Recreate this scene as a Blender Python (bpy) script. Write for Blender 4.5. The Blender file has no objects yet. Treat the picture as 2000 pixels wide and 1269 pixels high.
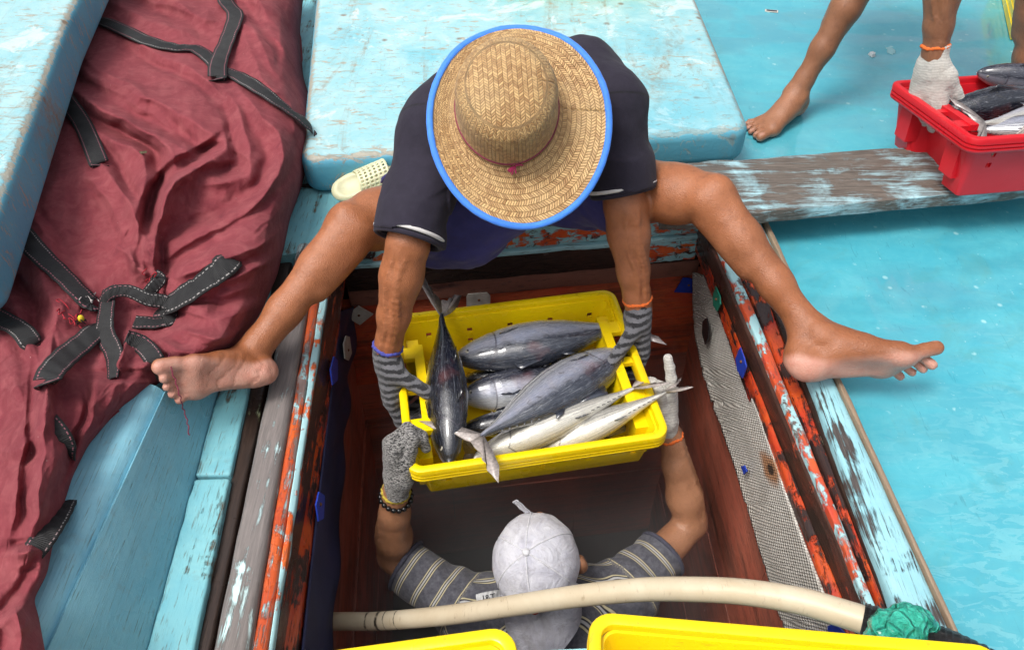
import bpy, bmesh, math, random
import numpy as np
from mathutils import Vector, Matrix, noise as mnoise
random.seed(7); np.random.seed(7)
sc = bpy.context.scene
COL = sc.collection
R = math.radians
# ------------------------------------------------------------------ camera, world, sun, exposure
PITCH = R(45.0); FPX = 1560.0; CH = 1.30
CAM = np.array([0.0, -CH / math.tan(PITCH), CH])
FW = np.array([0, math.cos(PITCH), -math.sin(PITCH)]); UP = np.array([0, math.sin(PITCH), math.cos(PITCH)]); RT = np.array([1.0, 0, 0])
cam = bpy.data.cameras.new('camera'); cam_o = bpy.data.objects.new('camera', cam); COL.objects.link(cam_o)
cam_o.location = CAM; cam_o.rotation_euler = (R(90) - PITCH, 0, 0)
cam.sensor_width = 36; cam.lens = 36 * FPX / 2000; cam.clip_start = 0.02; cam.clip_end = 500
sc.camera = cam_o
SUN_EL, SUN_AZ = R(64), R(235)        # azimuth clockwise from +Y: light comes from the left, a little behind the camera
w = bpy.data.worlds.new('World'); sc.world = w; w.use_nodes = True
wn = w.node_tree; bg = wn.nodes['Background']
sky = wn.nodes.new('ShaderNodeTexSky'); sky.sky_type = 'NISHITA'; sky.sun_disc = False
sky.sun_elevation = SUN_EL; sky.sun_rotation = SUN_AZ; sky.dust_density = 6.0; sky.air_density = 1.0; sky.ozone_density = 1.0
hsv = wn.nodes.new('ShaderNodeHueSaturation'); hsv.inputs['Saturation'].default_value = 0.35   # overcast: the cloud veil greys the sky
wn.links.new(sky.outputs[0], hsv.inputs['Color']); wn.links.new(hsv.outputs[0], bg.inputs['Color'])
bg.inputs['Strength'].default_value = 0.14
sun = bpy.data.lights.new('sun', 'SUN'); sun.energy = 1.55; sun.angle = R(17); sun.color = (1.0, 0.96, 0.9)
sun_o = bpy.data.objects.new('sun', sun); COL.objects.link(sun_o)
sd = Vector((math.sin(SUN_AZ) * math.cos(SUN_EL), math.cos(SUN_AZ) * math.cos(SUN_EL), math.sin(SUN_EL)))
sun_o.rotation_euler = sd.to_track_quat('Z', 'Y').to_euler(); sun_o.location = sd * 5
sc.view_settings.view_transform = 'Standard'; sc.view_settings.look = 'None'
sc.view_settings.exposure = 0.42; sc.view_settings.gamma = 1.0

def at(px, py, z):
    """where the sight line of a pixel of the 2000 x 1269 photograph meets the height z"""
    r = FW + RT * ((px - 1000) / FPX) + UP * ((634.5 - py) / FPX)
    return CAM + r * ((z - CH) / r[2])
def V(a): return Vector([float(x) for x in a])
def A(*a): return np.array(a, float)
def unit(v): v = np.array(v, float); return v / np.linalg.norm(v)

# ------------------------------------------------------------------ object helpers
def tag(o, label=None, cat=None, group=None, kind=None):
    if label: o['label'] = label
    if cat: o['category'] = cat
    if group: o['group'] = group
    if kind: o['kind'] = kind
    return o
def empty(name, loc, label, cat, group=None, rot=None):
    o = bpy.data.objects.new(name, None); COL.objects.link(o); o.location = V(loc); o.empty_display_size = .05
    if rot is not None: o.rotation_euler = rot
    return tag(o, label, cat, group)
def link(name, me, mat, parent=None, matrix=None):
    o = bpy.data.objects.new(name, me); COL.objects.link(o)
    for m in (mat if isinstance(mat, (list, tuple)) else [mat]):
        if m and me.materials.find(m.name) < 0: me.materials.append(m)
    if matrix is not None: o.matrix_world = matrix
    if parent is not None:
        pm = parent.matrix_world if parent.type != 'EMPTY' or True else None
        o.parent = parent; o.matrix_parent_inverse = mw(parent).inverted()
    return o
def mw(o):
    m = Matrix.LocRotScale(o.location, o.rotation_euler, o.scale)
    if o.parent: m = mw(o.parent) @ o.matrix_parent_inverse @ m
    return m
def mesh(name, verts, faces, smooth=True, uv=None, mats=None):
    me = bpy.data.meshes.new(name)
    me.from_pydata([tuple(map(float, v)) for v in verts], [], [tuple(int(i) for i in f) for f in faces]); me.update()
    if smooth: me.polygons.foreach_set('use_smooth', [True] * len(me.polygons))
    if uv is not None:
        l = me.uv_layers.new(name='UVMap'); li = np.empty(len(me.loops), int); me.loops.foreach_get('vertex_index', li)
        l.data.foreach_set('uv', np.asarray(uv, float)[li].ravel())
    if mats is not None: me.polygons.foreach_set('material_index', np.asarray(mats, int))
    return me
def attr(me, name, vals):
    a = me.attributes.new(name, 'FLOAT', 'POINT'); a.data.foreach_set('value', np.asarray(vals, np.float32))
def bm_mesh(name, bm, smooth=False, sharp=40):
    bmesh.ops.recalc_face_normals(bm, faces=bm.faces)
    me = bpy.data.meshes.new(name); bm.to_mesh(me); bm.free()
    if smooth:
        me.polygons.foreach_set('use_smooth', [True] * len(me.polygons))
        me.set_sharp_from_angle(angle=R(sharp))
    return me
def prism(bm, poly_bot, poly_top):
    n = len(poly_bot)
    a = [bm.verts.new(V(p)) for p in poly_bot]; b = [bm.verts.new(V(p)) for p in poly_top]
    bm.faces.new(a[::-1]); bm.faces.new(b)
    for i in range(n): bm.faces.new((a[i], a[(i + 1) % n], b[(i + 1) % n], b[i]))
    return a + b
def boxm(bm, c, s, rot=None):
    c = np.array(c, float); s = np.array(s, float) / 2
    vs = []
    for dx, dy, dz in ((-1,-1,-1),(1,-1,-1),(1,1,-1),(-1,1,-1),(-1,-1,1),(1,-1,1),(1,1,1),(-1,1,1)):
        p = Vector((dx * s[0], dy * s[1], dz * s[2]))
        if rot is not None: p = rot @ p
        vs.append(bm.verts.new(p + V(c)))
    for f in ((0,3,2,1),(4,5,6,7),(0,1,5,4),(1,2,6,5),(2,3,7,6),(3,0,4,7)): bm.faces.new([vs[i] for i in f])
    return vs
def bevel(bm, w, seg=2, ang=30):
    es = [e for e in bm.edges if len(e.link_faces) == 2 and e.calc_face_angle(0) > R(ang)]
    bmesh.ops.bevel(bm, geom=es, offset=w, segments=seg, affect='EDGES', profile=.5, clamp_overlap=True)
def spline(pts, n, closed=False):
    """Catmull-Rom through the points, n samples"""
    p = np.array(pts, float); m = len(p)
    if m == 2 and not closed: return p[0] + (p[1] - p[0]) * np.linspace(0, 1, n)[:, None]
    segs = m if closed else m - 1
    t = np.linspace(0, segs, n, endpoint=not closed); i = np.minimum(t.astype(int), segs - 1); f = (t - i)[:, None]
    g = (lambda k: p[k % m]) if closed else (lambda k: p[np.clip(k, 0, m - 1)])
    a, b, c, d = g(i - 1), g(i), g(i + 1), g(i + 2)
    return .5 * ((2 * b) + (c - a) * f + (2 * a - 5 * b + 4 * c - d) * f ** 2 + (3 * b - a - 3 * c + d) * f ** 3)
def tube_data(path, rad, seg=12, closed=False, flat=None, v0=0):
    path = np.array(path, float); n = len(path); rad = np.broadcast_to(np.array(rad, float), (n,))
    t = np.gradient(path, axis=0)
    if closed: t = np.roll(path, -1, 0) - np.roll(path, 1, 0)
    t /= np.linalg.norm(t, axis=1)[:, None] + 1e-12
    ref = np.array([0, 0, 1.0]) if abs(t[0][2]) < .9 else np.array([1.0, 0, 0])
    vs = []; uv = []; N = None; L = 0
    for i in range(n):
        if N is None: N = np.cross(np.cross(t[i], ref), t[i])
        N = N - t[i] * (N @ t[i]); N /= np.linalg.norm(N); B = np.cross(t[i], N)
        if i: L += np.linalg.norm(path[i] - path[i - 1])
        for k in range(seg):
            a = 2 * math.pi * k / seg
            vs.append(path[i] + rad[i] * (math.cos(a) * N * (flat or 1) + math.sin(a) * B)); uv.append((k / seg, L))
    fs = []
    for i in range(n if closed else n - 1):
        j = (i + 1) % n
        for k in range(seg):
            q = (k + 1) % seg; fs.append((v0 + i * seg + k, v0 + i * seg + q, v0 + j * seg + q, v0 + j * seg + k))
    if not closed:
        fs.append(tuple(v0 + k for k in range(seg))[::-1]); fs.append(tuple(v0 + (n - 1) * seg + k for k in range(seg)))
    return vs, fs, uv
def tube(name, path, rad, mat, parent=None, seg=12, closed=False, flat=None, tris=None):
    v, f, u = tube_data(path, rad, seg, closed, flat)
    return link(name, mesh(name, v, f, True, u), mat, parent)
def tubes(name, paths, rad, mat, parent=None, seg=6):
    vs, fs, us = [], [], []
    for p in paths:
        v, f, u = tube_data(p, rad, seg, v0=len(vs)); vs += v; fs += f; us += u
    return link(name, mesh(name, vs, fs, True, us), mat, parent)

# ------------------------------------------------------------------ signed-distance modelling: one smooth continuous surface per body
class SDF:
    def __init__(s, lo, hi, h):
        s.lo = np.array(lo, float); s.h = h; s.n = np.ceil((np.array(hi) - s.lo) / h).astype(int) + 1
        s.d = np.full(s.n, .5, np.float32)
    def blk(s, lo, hi):
        a = np.clip(np.floor((lo - s.lo) / s.h).astype(int), 0, s.n); b = np.clip(np.ceil((hi - s.lo) / s.h).astype(int) + 1, 0, s.n)
        if np.any(b <= a): return None
        ax = [(np.arange(a[i], b[i]) * s.h + s.lo[i]).astype(np.float32) for i in range(3)]
        return (slice(a[0], b[0]), slice(a[1], b[1]), slice(a[2], b[2])), ax[0][:, None, None], ax[1][None, :, None], ax[2][None, None, :]
    def mix(s, sl, d, k, op):
        o = s.d[sl]
        if op == 'u':
            h = np.maximum(k - np.abs(o - d), 0) / k if k > 0 else 0
            s.d[sl] = np.minimum(o, d) - h * h * k * .25
        else:                                                  # smooth subtraction
            d = -d; h = np.maximum(k - np.abs(o - d), 0) / k if k > 0 else 0
            s.d[sl] = np.maximum(o, d) + h * h * k * .25
    def cone(s, a, b, ra, rb, k=.012, op='u', flat=None):
        a = np.array(a, float); b = np.array(b, float); m = max(ra, rb) * 1.05 + k + 2 * s.h
        q = s.blk(np.minimum(a, b) - m, np.maximum(a, b) + m)
        if q is None: return
        sl, X, Y, Z = q; ba = b - a; L = max(ba @ ba, 1e-12)
        x, y, z = X - a[0], Y - a[1], Z - a[2]
        t = np.clip((x * ba[0] + y * ba[1] + z * ba[2]) / L, 0, 1)
        x = x - t * ba[0]; y = y - t * ba[1]; z = z - t * ba[2]
        d2 = x * x + y * y + z * z
        if flat is not None:                                   # flattened by f across the axis n
            n, f = unit(flat[0]), flat[1]; c = x * n[0] + y * n[1] + z * n[2]; d2 = d2 + c * c * (f * f - 1)
        s.mix(sl, (np.sqrt(d2) - (ra + (rb - ra) * t)).astype(np.float32), k, op)
    def ell(s, c, r, M=None, k=.012, op='u'):
        c = np.array(c, float); r = np.broadcast_to(np.array(r, float), (3,)); m = r.max() + k + 2 * s.h
        q = s.blk(c - m, c + m)
        if q is None: return
        sl, X, Y, Z = q; x, y, z = X - c[0], Y - c[1], Z - c[2]
        if M is not None: x, y, z = [M[0, i] * x + M[1, i] * y + M[2, i] * z for i in range(3)]
        k0 = np.sqrt((x / r[0]) ** 2 + (y / r[1]) ** 2 + (z / r[2]) ** 2) + 1e-6
        k1 = np.sqrt((x / r[0] ** 2) ** 2 + (y / r[1] ** 2) ** 2 + (z / r[2] ** 2) ** 2) + 1e-6
        s.mix(sl, (k0 * (k0 - 1) / k1).astype(np.float32), k, op)
    def chain(s, pts, rs, k=.012, op='u', flat=None):
        for i in range(len(pts) - 1): s.cone(pts[i], pts[i + 1], rs[i], rs[i + 1], k, op, flat)
    def half(s, p, n, k=.001, c=None, r=.2):
        """cut away everything beyond the plane (p, n) inside a radius r round c"""
        p = np.array(p, float); n = unit(n); c = p if c is None else np.array(c, float)
        q = s.blk(c - r, c + r)
        if q is None: return
        sl, X, Y, Z = q
        d = ((p[0] - X) * n[0] + (p[1] - Y) * n[1] + (p[2] - Z) * n[2]) + 0 * (X + Y + Z)
        rr = np.sqrt((X - c[0]) ** 2 + (Y - c[1]) ** 2 + (Z - c[2]) ** 2) - r
        s.mix(sl, np.maximum(d, rr).astype(np.float32), k, 's')
    def warp(s, fn):
        """fn(X, Y, Z) -> offset added to the field near the surface"""
        m = np.argwhere(np.abs(s.d) < .02)
        if len(m) == 0: return
        p = m * s.h + s.lo
        s.d[m[:, 0], m[:, 1], m[:, 2]] += fn(p).astype(np.float32)
    def surf(s, smooth=1):
        d = s.d; neg = d < 0
        c = np.zeros(s.n - 1, np.int8)
        for i in (0, 1):
            for j in (0, 1):
                for k in (0, 1):
                    c += neg[i:s.n[0] - 1 + i, j:s.n[1] - 1 + j, k:s.n[2] - 1 + k]
        cells = np.argwhere((c > 0) & (c < 8)); idx = np.full(s.n - 1, -1, np.int32)
        idx[cells[:, 0], cells[:, 1], cells[:, 2]] = np.arange(len(cells))
        co = [np.array((i, j, k)) for i in (0, 1) for j in (0, 1) for k in (0, 1)]
        val = [d[cells[:, 0] + o[0], cells[:, 1] + o[1], cells[:, 2] + o[2]].astype(float) for o in co]
        acc = np.zeros((len(cells), 3)); cnt = np.zeros(len(cells))
        for a in range(8):
            for b in range(a + 1, 8):
                if np.abs(co[a] - co[b]).sum() != 1: continue
                x = (val[a] < 0) != (val[b] < 0)
                t = np.where(x, val[a] / np.where(x, val[a] - val[b], 1), 0)
                acc += np.where(x[:, None], co[a] + t[:, None] * (co[b] - co[a]), 0); cnt += x
        v = (cells + acc / cnt[:, None]) * s.h + s.lo
        F = []
        for ax in range(3):
            u, w_ = (ax + 1) % 3, (ax + 2) % 3
            sa = [slice(None)] * 3; sb = [slice(None)] * 3; sa[ax] = slice(0, -1); sb[ax] = slice(1, None)
            A_, B_ = neg[tuple(sa)], neg[tuple(sb)]
            e = np.argwhere(A_ != B_); e = e[(e[:, u] > 0) & (e[:, w_] > 0) & (e[:, u] < s.n[u] - 1) & (e[:, w_] < s.n[w_] - 1)]
            q = []
            for du, dw in ((-1, -1), (0, -1), (0, 0), (-1, 0)):
                g = e.copy(); g[:, u] += du; g[:, w_] += dw; q.append(idx[g[:, 0], g[:, 1], g[:, 2]])
            q = np.stack(q, 1); flip = ~A_[e[:, 0], e[:, 1], e[:, 2]]
            q[flip] = q[flip][:, ::-1]; F.append(q)
        F = np.concatenate(F); F = F[(F >= 0).all(1)]
        for _ in range(smooth):
            sm = np.zeros_like(v); n = np.zeros(len(v))
            for i in range(4):
                a, b = F[:, i], F[:, (i + 1) % 4]
                for c_ in range(3): sm[:, c_] += np.bincount(a, v[b, c_], len(v)) + np.bincount(b, v[a, c_], len(v))
                n += np.bincount(a, minlength=len(v)) + np.bincount(b, minlength=len(v))
            v = v * .5 + .5 * sm / np.maximum(n, 1)[:, None]
        return v, F
def sdf_mesh(name, s, smooth=1):
    v, f = s.surf(smooth); me = bpy.data.meshes.new(name)
    me.vertices.add(len(v)); me.vertices.foreach_set('co', v.astype(np.float32).ravel())
    me.loops.add(len(f) * 4); me.loops.foreach_set('vertex_index', f.astype(np.int32).ravel())
    me.polygons.add(len(f)); me.polygons.foreach_set('loop_start', np.arange(0, len(f) * 4, 4, dtype=np.int32))
    me.update(calc_edges=True); me.validate()
    me.polygons.foreach_set('use_smooth', [True] * len(me.polygons))
    return me, v
def fbm(p, scale, oct=3, seed=0.0):
    out = np.zeros(len(p)); o = Vector((seed * 13.1, seed * 7.7, seed * 3.3))
    for i, q in enumerate(p): out[i] = mnoise.fractal(Vector((float(q[0]), float(q[1]), float(q[2]))) * scale + o, 1.0, 2.0, oct)
    return out
def seg_dist(P, poly):
    """distance, signed side and run (0..1) of 2-D points P to a polyline"""
    best = np.full(len(P), 1e9); side = np.zeros(len(P)); run = np.zeros(len(P))
    poly = np.array(poly, float); L = np.r_[0, np.cumsum(np.linalg.norm(np.diff(poly, axis=0), axis=1))]
    for i in range(len(poly) - 1):
        a, b = poly[i], poly[i + 1]; ab = b - a; t = np.clip(((P - a) @ ab) / (ab @ ab), 0, 1)
        q = P - a - t[:, None] * ab; d = np.hypot(q[:, 0], q[:, 1]); m = d < best
        best[m] = d[m]; side[m] = np.sign(ab[0] * q[:, 1] - ab[1] * q[:, 0])[m]; run[m] = ((L[i] + t * (L[i + 1] - L[i])) / L[-1])[m]
    return best, side, run

# ------------------------------------------------------------------ materials
class MT:
    def __init__(s, name, rough=.5, **kw):
        s.m = bpy.data.materials.new(name); s.m.use_nodes = True; s.t = s.m.node_tree; s.b = s.t.nodes['Principled BSDF']
        s.b.inputs['Roughness'].default_value = rough
        for k, v in kw.items(): s.set(k.replace('_', ' '), v)
    def set(s, inp, v):
        i = s.b.inputs[inp]
        if hasattr(v, 'is_output'): s.t.links.new(v, i)
        else: i.default_value = (*v, 1) if isinstance(v, tuple) and len(v) == 3 and i.type == 'RGBA' else v
        return s
    def put(s, node, i, v):
        if v is None: return
        inp = node.inputs[i]
        if hasattr(v, 'is_output'): s.t.links.new(v, inp)
        else: inp.default_value = (*v, 1) if isinstance(v, tuple) and len(v) == 3 and inp.type == 'RGBA' else v
    def n(s, t): return s.t.nodes.new(t)
    def co(s, kind='Object', scale=(1, 1, 1), rot=(0, 0, 0), loc=(0, 0, 0)):
        c = s.n('ShaderNodeTexCoord'); m = s.n('ShaderNodeMapping'); s.t.links.new(c.outputs[kind], m.inputs[0])
        m.inputs['Scale'].default_value = scale; m.inputs['Rotation'].default_value = rot; m.inputs['Location'].default_value = loc
        return m.outputs[0]
    def noise(s, vec, scale, detail=4, rough=.55, dist=0.0, color=False):
        x = s.n('ShaderNodeTexNoise'); s.put(x, 'Vector', vec); x.inputs['Scale'].default_value = scale
        x.inputs['Detail'].default_value = detail; x.inputs['Roughness'].default_value = rough; x.inputs['Distortion'].default_value = dist
        return x.outputs[1 if color else 0]
    def voro(s, vec, scale, feature='F1', out='Distance', rnd=1.0):
        x = s.n('ShaderNodeTexVoronoi'); x.feature = feature; s.put(x, 'Vector', vec); x.inputs['Scale'].default_value = scale; x.inputs['Randomness'].default_value = rnd
        return x.outputs[out]
    def rng(s, f, a, b, c=0.0, d=1.0):
        x = s.n('ShaderNodeMapRange'); s.put(x, 0, f)
        for i, q in enumerate((a, b, c, d)): x.inputs[i + 1].default_value = q
        return x.outputs[0]
    def mix(s, f, a, b, mode='MIX'):
        x = s.n('ShaderNodeMix'); x.data_type = 'RGBA'; x.blend_type = mode
        s.put(x, 0, f); s.put(x, 6, a); s.put(x, 7, b); return x.outputs[2]
    def math(s, op, a, b=None, clamp=False):
        x = s.n('ShaderNodeMath'); x.operation = op; x.use_clamp = clamp; s.put(x, 0, a); s.put(x, 1, b); return x.outputs[0]
    def sep(s, v):
        x = s.n('ShaderNodeSeparateXYZ'); s.put(x, 0, v); return x.outputs
    def attr(s, name):
        x = s.n('ShaderNodeAttribute'); x.attribute_name = name; return x.outputs['Fac']
    def bump(s, h, st=.5, dist=.01, nrm=None):
        x = s.n('ShaderNodeBump'); x.inputs['Strength'].default_value = st; x.inputs['Distance'].default_value = dist
        s.put(x, 'Height', h)
        if nrm is not None: s.put(x, 'Normal', nrm)
        s.t.links.new(x.outputs[0], s.b.inputs['Normal']); return x.outputs[0]
    def nz(s):
        g = s.n('ShaderNodeTexCoord'); return s.sep(g.outputs['Normal'])[2]

def chipped(name, paint, paint2, under, under2, grain=(6, 1, 6), cover=.5, patch=5.0, rough=.5, second=None, cover2=.5, seed=0.0, soft=.018, bumpy=.6, wet=0.0):
    """old paint worn through to weathered wood; grain = scale of the wood grain along x, y, z; second = older paint coat"""
    t = MT(name, rough)
    g = t.co('Object', grain, loc=(seed, seed * 1.7, seed * .6)); o = t.co('Object', (1, 1, 1), loc=(seed * 2, seed, 0))
    fine = t.noise(g, 14, 6, .65, .3); mid = t.noise(g, 3.2, 5, .6, .4); big = t.noise(o, patch, 5, .6, .5); dirt = t.noise(o, 22, 5, .7)
    wood = t.mix(t.rng(fine, .3, .7), under, under2)
    f = t.math('ADD', t.math('MULTIPLY', big, .45), t.math('ADD', t.math('MULTIPLY', mid, .35), t.math('MULTIPLY', fine, .2)))
    thr = .5 + (.5 - cover) * .42
    col = wood; height = t.math('MULTIPLY', fine, .35)
    if second is not None:
        b2 = t.noise(t.co('Object', grain, loc=(seed * 3 + 5, 1, 2)), 2.6, 5, .62, .6)
        b3 = t.noise(t.co('Object', (1, 1, 1), loc=(seed + 9, 3, 2)), patch * 1.6, 5, .65, .6)
        f2 = t.math('ADD', t.math('MULTIPLY', b2, .4), t.math('MULTIPLY', b3, .6)); th2 = .5 + (.5 - cover2) * .42
        m2 = t.rng(f2, th2 - soft, th2 + soft); col = t.mix(m2, col, second); height = t.math('ADD', height, t.math('MULTIPLY', m2, .4))
    pc = t.mix(t.rng(t.noise(o, 9, 5, .7, .8), .32, .68), paint, paint2)
    pc = t.mix(t.rng(dirt, .58, .75, 0, .35), pc, under2)
    pc = t.mix(t.math('MULTIPLY', t.rng(fine, .57, .66), .7), pc, under); pc = t.mix(t.rng(mid, .45, .28, 0, .4), pc, tuple(x * .6 for x in paint2)); m = t.rng(f, thr - soft, thr + soft); col = t.mix(m, col, pc); height = t.math('ADD', height, t.math('MULTIPLY', m, .8))
    t.set('Base Color', col); t.set('Roughness', t.rng(t.noise(o, 6, 4), .3, .7, rough - .18 - wet, rough + .12 - wet))
    t.bump(height, min(1, bumpy * 1.3), .0035); return t.m

def cloth(name, c, c2, scale=900, rough=.9, mott=6, sheen=.15):
    t = MT(name, rough, Sheen_Weight=sheen); o = t.co()
    n = t.noise(o, mott, 6, .65, .4); f = t.noise(o, 60, 4, .7)
    col = t.mix(t.rng(n, .35, .68), c, c2); col = t.mix(t.rng(f, .45, .8, 0, .25), col, tuple(x * 1.6 + .01 for x in c2))
    t.set('Base Color', col)
    wv = t.noise(o, scale, 2, .5); cr = t.noise(t.co('Object', (1, 1, 1)), 26, 4, .6, 1.2)
    t.bump(t.math('ADD', t.math('MULTIPLY', wv, .15), cr), .35, .004); return t.m
def skin(name, tan, red, pale, dark):
    t = MT(name, .5, Subsurface_Weight=.05, Subsurface_Scale=.006); t.set('Subsurface Radius', (1.0, .35, .15))
    o = t.co(); n1 = t.noise(o, 7, 5, .6, .5); n2 = t.noise(o, 45, 5, .65); n3 = t.noise(o, 300, 3, .6); n4 = t.voro(o, 420)
    big = t.noise(o, 3.2, 4, .6, .4); c = t.mix(t.rng(n1, .35, .7), tan, red); c = t.mix(t.rng(big, .42, .66, 0, .55), c, tuple(x * .60 for x in tan)); hair = t.noise(t.co('Object', (1.0, 1.0, .18), (.5, .4, .3)), 240, 4, .75, .6); c = t.mix(t.rng(n2, .5, .78, 0, .55), c, dark); c = t.mix(t.rng(n3, .62, .75, 0, .3), c, dark)
    c = t.mix(t.rng(hair, .56, .70, 0, .38), c, dark); c = t.mix(t.attr('tone'), c, t.mix(t.rng(n2, .35, .75), pale, tuple(x * y for x, y in zip(pale, (.93, .72, .68)))))
    c = t.mix(t.attr('crease'), c, dark)
    t.set('Base Color', c); t.set('Roughness', t.rng(n1, .3, .7, .30, .56)); t.set('Specular IOR Level', .5)
    t.bump(t.math('ADD', t.math('MULTIPLY', n3, .5), t.math('ADD', t.math('MULTIPLY', n2, .7), t.math('MULTIPLY', n4, .5))), .6, .0022); return t.m
def plastic(name, c, c2, dirt=(.2, .1, .02), rough=.32, amt=.5):
    t = MT(name, rough, Subsurface_Weight=.05, Subsurface_Scale=.01); o = t.co()
    n = t.noise(o, 5, 5, .6, .6); s_ = t.noise(t.co('Object', (1, 1, 5)), 30, 5, .7, .5); sp = t.noise(o, 140, 3, .6)
    col = t.mix(t.rng(n, .35, .7), c, c2); col = t.mix(t.rng(s_, .6, .82, 0, amt), col, dirt); col = t.mix(t.rng(sp, .68, .76, 0, amt), col, dirt)
    t.set('Base Color', col); t.set('Roughness', t.rng(n, .3, .7, rough - .12, rough + .15))
    t.bump(t.math('ADD', t.noise(o, 70, 4, .6), t.math('MULTIPLY', sp, .4)), .12, .002); return t.m
def plain(name, c, rough=.5, var=.25, scale=30, **kw):
    t = MT(name, rough, **kw); o = t.co(); n = t.noise(o, scale, 5, .65)
    t.set('Base Color', t.mix(t.rng(n, .35, .7), c, tuple(x * (1 - var) for x in c))); t.bump(n, .2, .002); return t.m
# ------------------------------------------------------------------ palette of painted wood
AQ, AQ2 = (.40, .70, .74), (.30, .62, .70)
M_pad = None
def pad_material():
    t = MT('faded_aqua_paint', .55); o = t.co()
    n1 = t.noise(o, 3.2, 5, .6, .6); n2 = t.noise(o, 9, 6, .7, 1.0); n3 = t.noise(t.co('Object', (1, 3.5, 1)), 16, 6, .75, 1.2); n4 = t.noise(o, 55, 4, .7, .4)
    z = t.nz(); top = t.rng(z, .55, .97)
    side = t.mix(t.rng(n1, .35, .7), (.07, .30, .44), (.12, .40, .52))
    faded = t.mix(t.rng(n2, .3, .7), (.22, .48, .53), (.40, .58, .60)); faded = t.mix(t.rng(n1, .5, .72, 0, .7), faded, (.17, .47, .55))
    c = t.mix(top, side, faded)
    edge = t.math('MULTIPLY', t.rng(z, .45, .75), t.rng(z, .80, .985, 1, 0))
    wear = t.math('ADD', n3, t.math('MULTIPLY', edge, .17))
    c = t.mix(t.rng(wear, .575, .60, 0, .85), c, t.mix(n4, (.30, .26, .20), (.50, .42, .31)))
    spots = t.math('MULTIPLY', t.rng(t.math('ADD', t.voro(o, 11), t.math('MULTIPLY', n4, .10)), .20, .12), t.rng(n2, .40, .50)); c = t.mix(t.math('MULTIPLY', spots, .85), c, (.20, .12, .07))
    c = t.mix(t.math('MULTIPLY', t.rng(n4, .62, .68), t.rng(n1, .42, .6)), c, (.22, .21, .17)); st = t.noise(t.co('Object', (3.0, .55, 1), loc=(3, 1, 0)), 2.2, 6, .72, .7); sm = t.math('MULTIPLY', t.rng(st, .54, .64), t.rng(n4, .36, .58)); c = t.mix(t.math('MULTIPLY', sm, .75), c, t.mix(n2, (.30, .27, .20), (.22, .15, .08))); wh = t.math('MULTIPLY', t.rng(t.noise(t.co('Object', (1, 1, 1), loc=(7, 2, 0)), 5, 6, .75, 1.0), .57, .62), top); c = t.mix(t.math('MULTIPLY', wh, .6), c, (.62, .72, .72)); cr = t.rng(t.voro(t.co('Object', (1, 2.2, 1)), 16, 'DISTANCE_TO_EDGE'), .012, .004); c = t.mix(t.math('MULTIPLY', t.math('MULTIPLY', cr, t.rng(n1, .48, .58)), .6), c, (.20, .22, .20)); c = t.mix(t.math('MULTIPLY', t.rng(t.noise(t.co('Object', (1, 1, 1), loc=(1, 8, 0)), 2.6, 4, .6), .52, .60), .5), c, (.12, .42, .52))
    t.set('Base Color', c); t.bump(t.math('ADD', t.math('MULTIPLY', t.rng(wear, .58, .66, 1, 0), .6), t.math('ADD', t.math('MULTIPLY', n4, .6), t.math('MULTIPLY', t.noise(o, 120, 3), .3))), .55, .003)
    return t.m
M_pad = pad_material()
M_aqua = chipped('aqua_plank', (.24, .54, .58), (.16, .45, .53), (.10, .09, .07), (.20, .17, .12), (14, 1.2, 14), .68, 9, .5)
M_board = chipped('blue_board', (.19, .47, .60), (.27, .56, .67), (.12, .13, .12), (.24, .22, .18), (30, .8, 30), .84, 6, .40, seed=3, bumpy=1.0)
M_dark = chipped('dark_wood', (.36, .55, .50), (.40, .38, .14), (.018, .012, .010), (.05, .030, .022), (18, 1.2, 18), .17, 7, .38, seed=4, wet=.08)
M_grey = chipped('grey_wood', (.52, .76, .80), (.60, .80, .80), (.13, .115, .11), (.24, .21, .20), (22, 1.0, 22), .36, 9, .55, seed=6)
M_orange = chipped('orange_paint', (.66, .12, .02), (.48, .06, .02), (.20, .14, .13), (.34, .26, .24), (16, 1.2, 16), .58, 14, .45, second=(.36, .62, .66), cover2=.42, seed=8)
M_orangeblue = chipped('orange_blue_paint', (.80, .17, .03), (.7, .1, .02), (.10, .06, .05), (.2, .1, .08), (10, 1.8, 10), .40, 22, .45, second=(.40, .66, .70), cover2=.86, seed=9)
M_maroon = chipped('dark_red_wood', (.45, .04, .02), (.62, .10, .02), (.035, .018, .015), (.085, .04, .03), (16, 1.2, 16), .34, 8, .35, seed=11, wet=.08)
M_red = chipped('red_paint', (.42, .026, .016), (.55, .085, .014), (.02, .012, .012), (.05, .025, .02), (18, 1.5, 18), .52, 16, .38, seed=12, wet=.06)
M_redridge = chipped('red_ridge_paint', (.50, .05, .03), (.62, .11, .03), (.07, .055, .05), (.16, .13, .12), (8, 1.8, 8), .50, 20, .42, second=(.36, .60, .64), cover2=.66, seed=14)
M_aqworn = chipped('worn_aqua_rail', (.33, .60, .66), (.25, .53, .61), (.03, .025, .025), (.12, .10, .09), (20, .9, 20), .62, 7, .5, seed=15)
M_farred = chipped('far_red_paint', (.60, .05, .02), (.75, .16, .02), (.03, .015, .012), (.09, .04, .03), (1.6, 12, 12), .50, 22, .4, second=(.30, .56, .60), cover2=.62, seed=17)
M_farblue = chipped('far_weathered', (.30, .55, .60), (.2, .45, .52), (.03, .026, .022), (.10, .08, .06), (1.0, 14, 14), .40, 9, .5, seed=18)
M_farblack = chipped('black_beam', (.42, .05, .03), (.34, .5, .5), (.016, .011, .010), (.045, .026, .02), (1.0, 12, 12), .16, 7, .35, seed=19, wet=.1)
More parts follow.
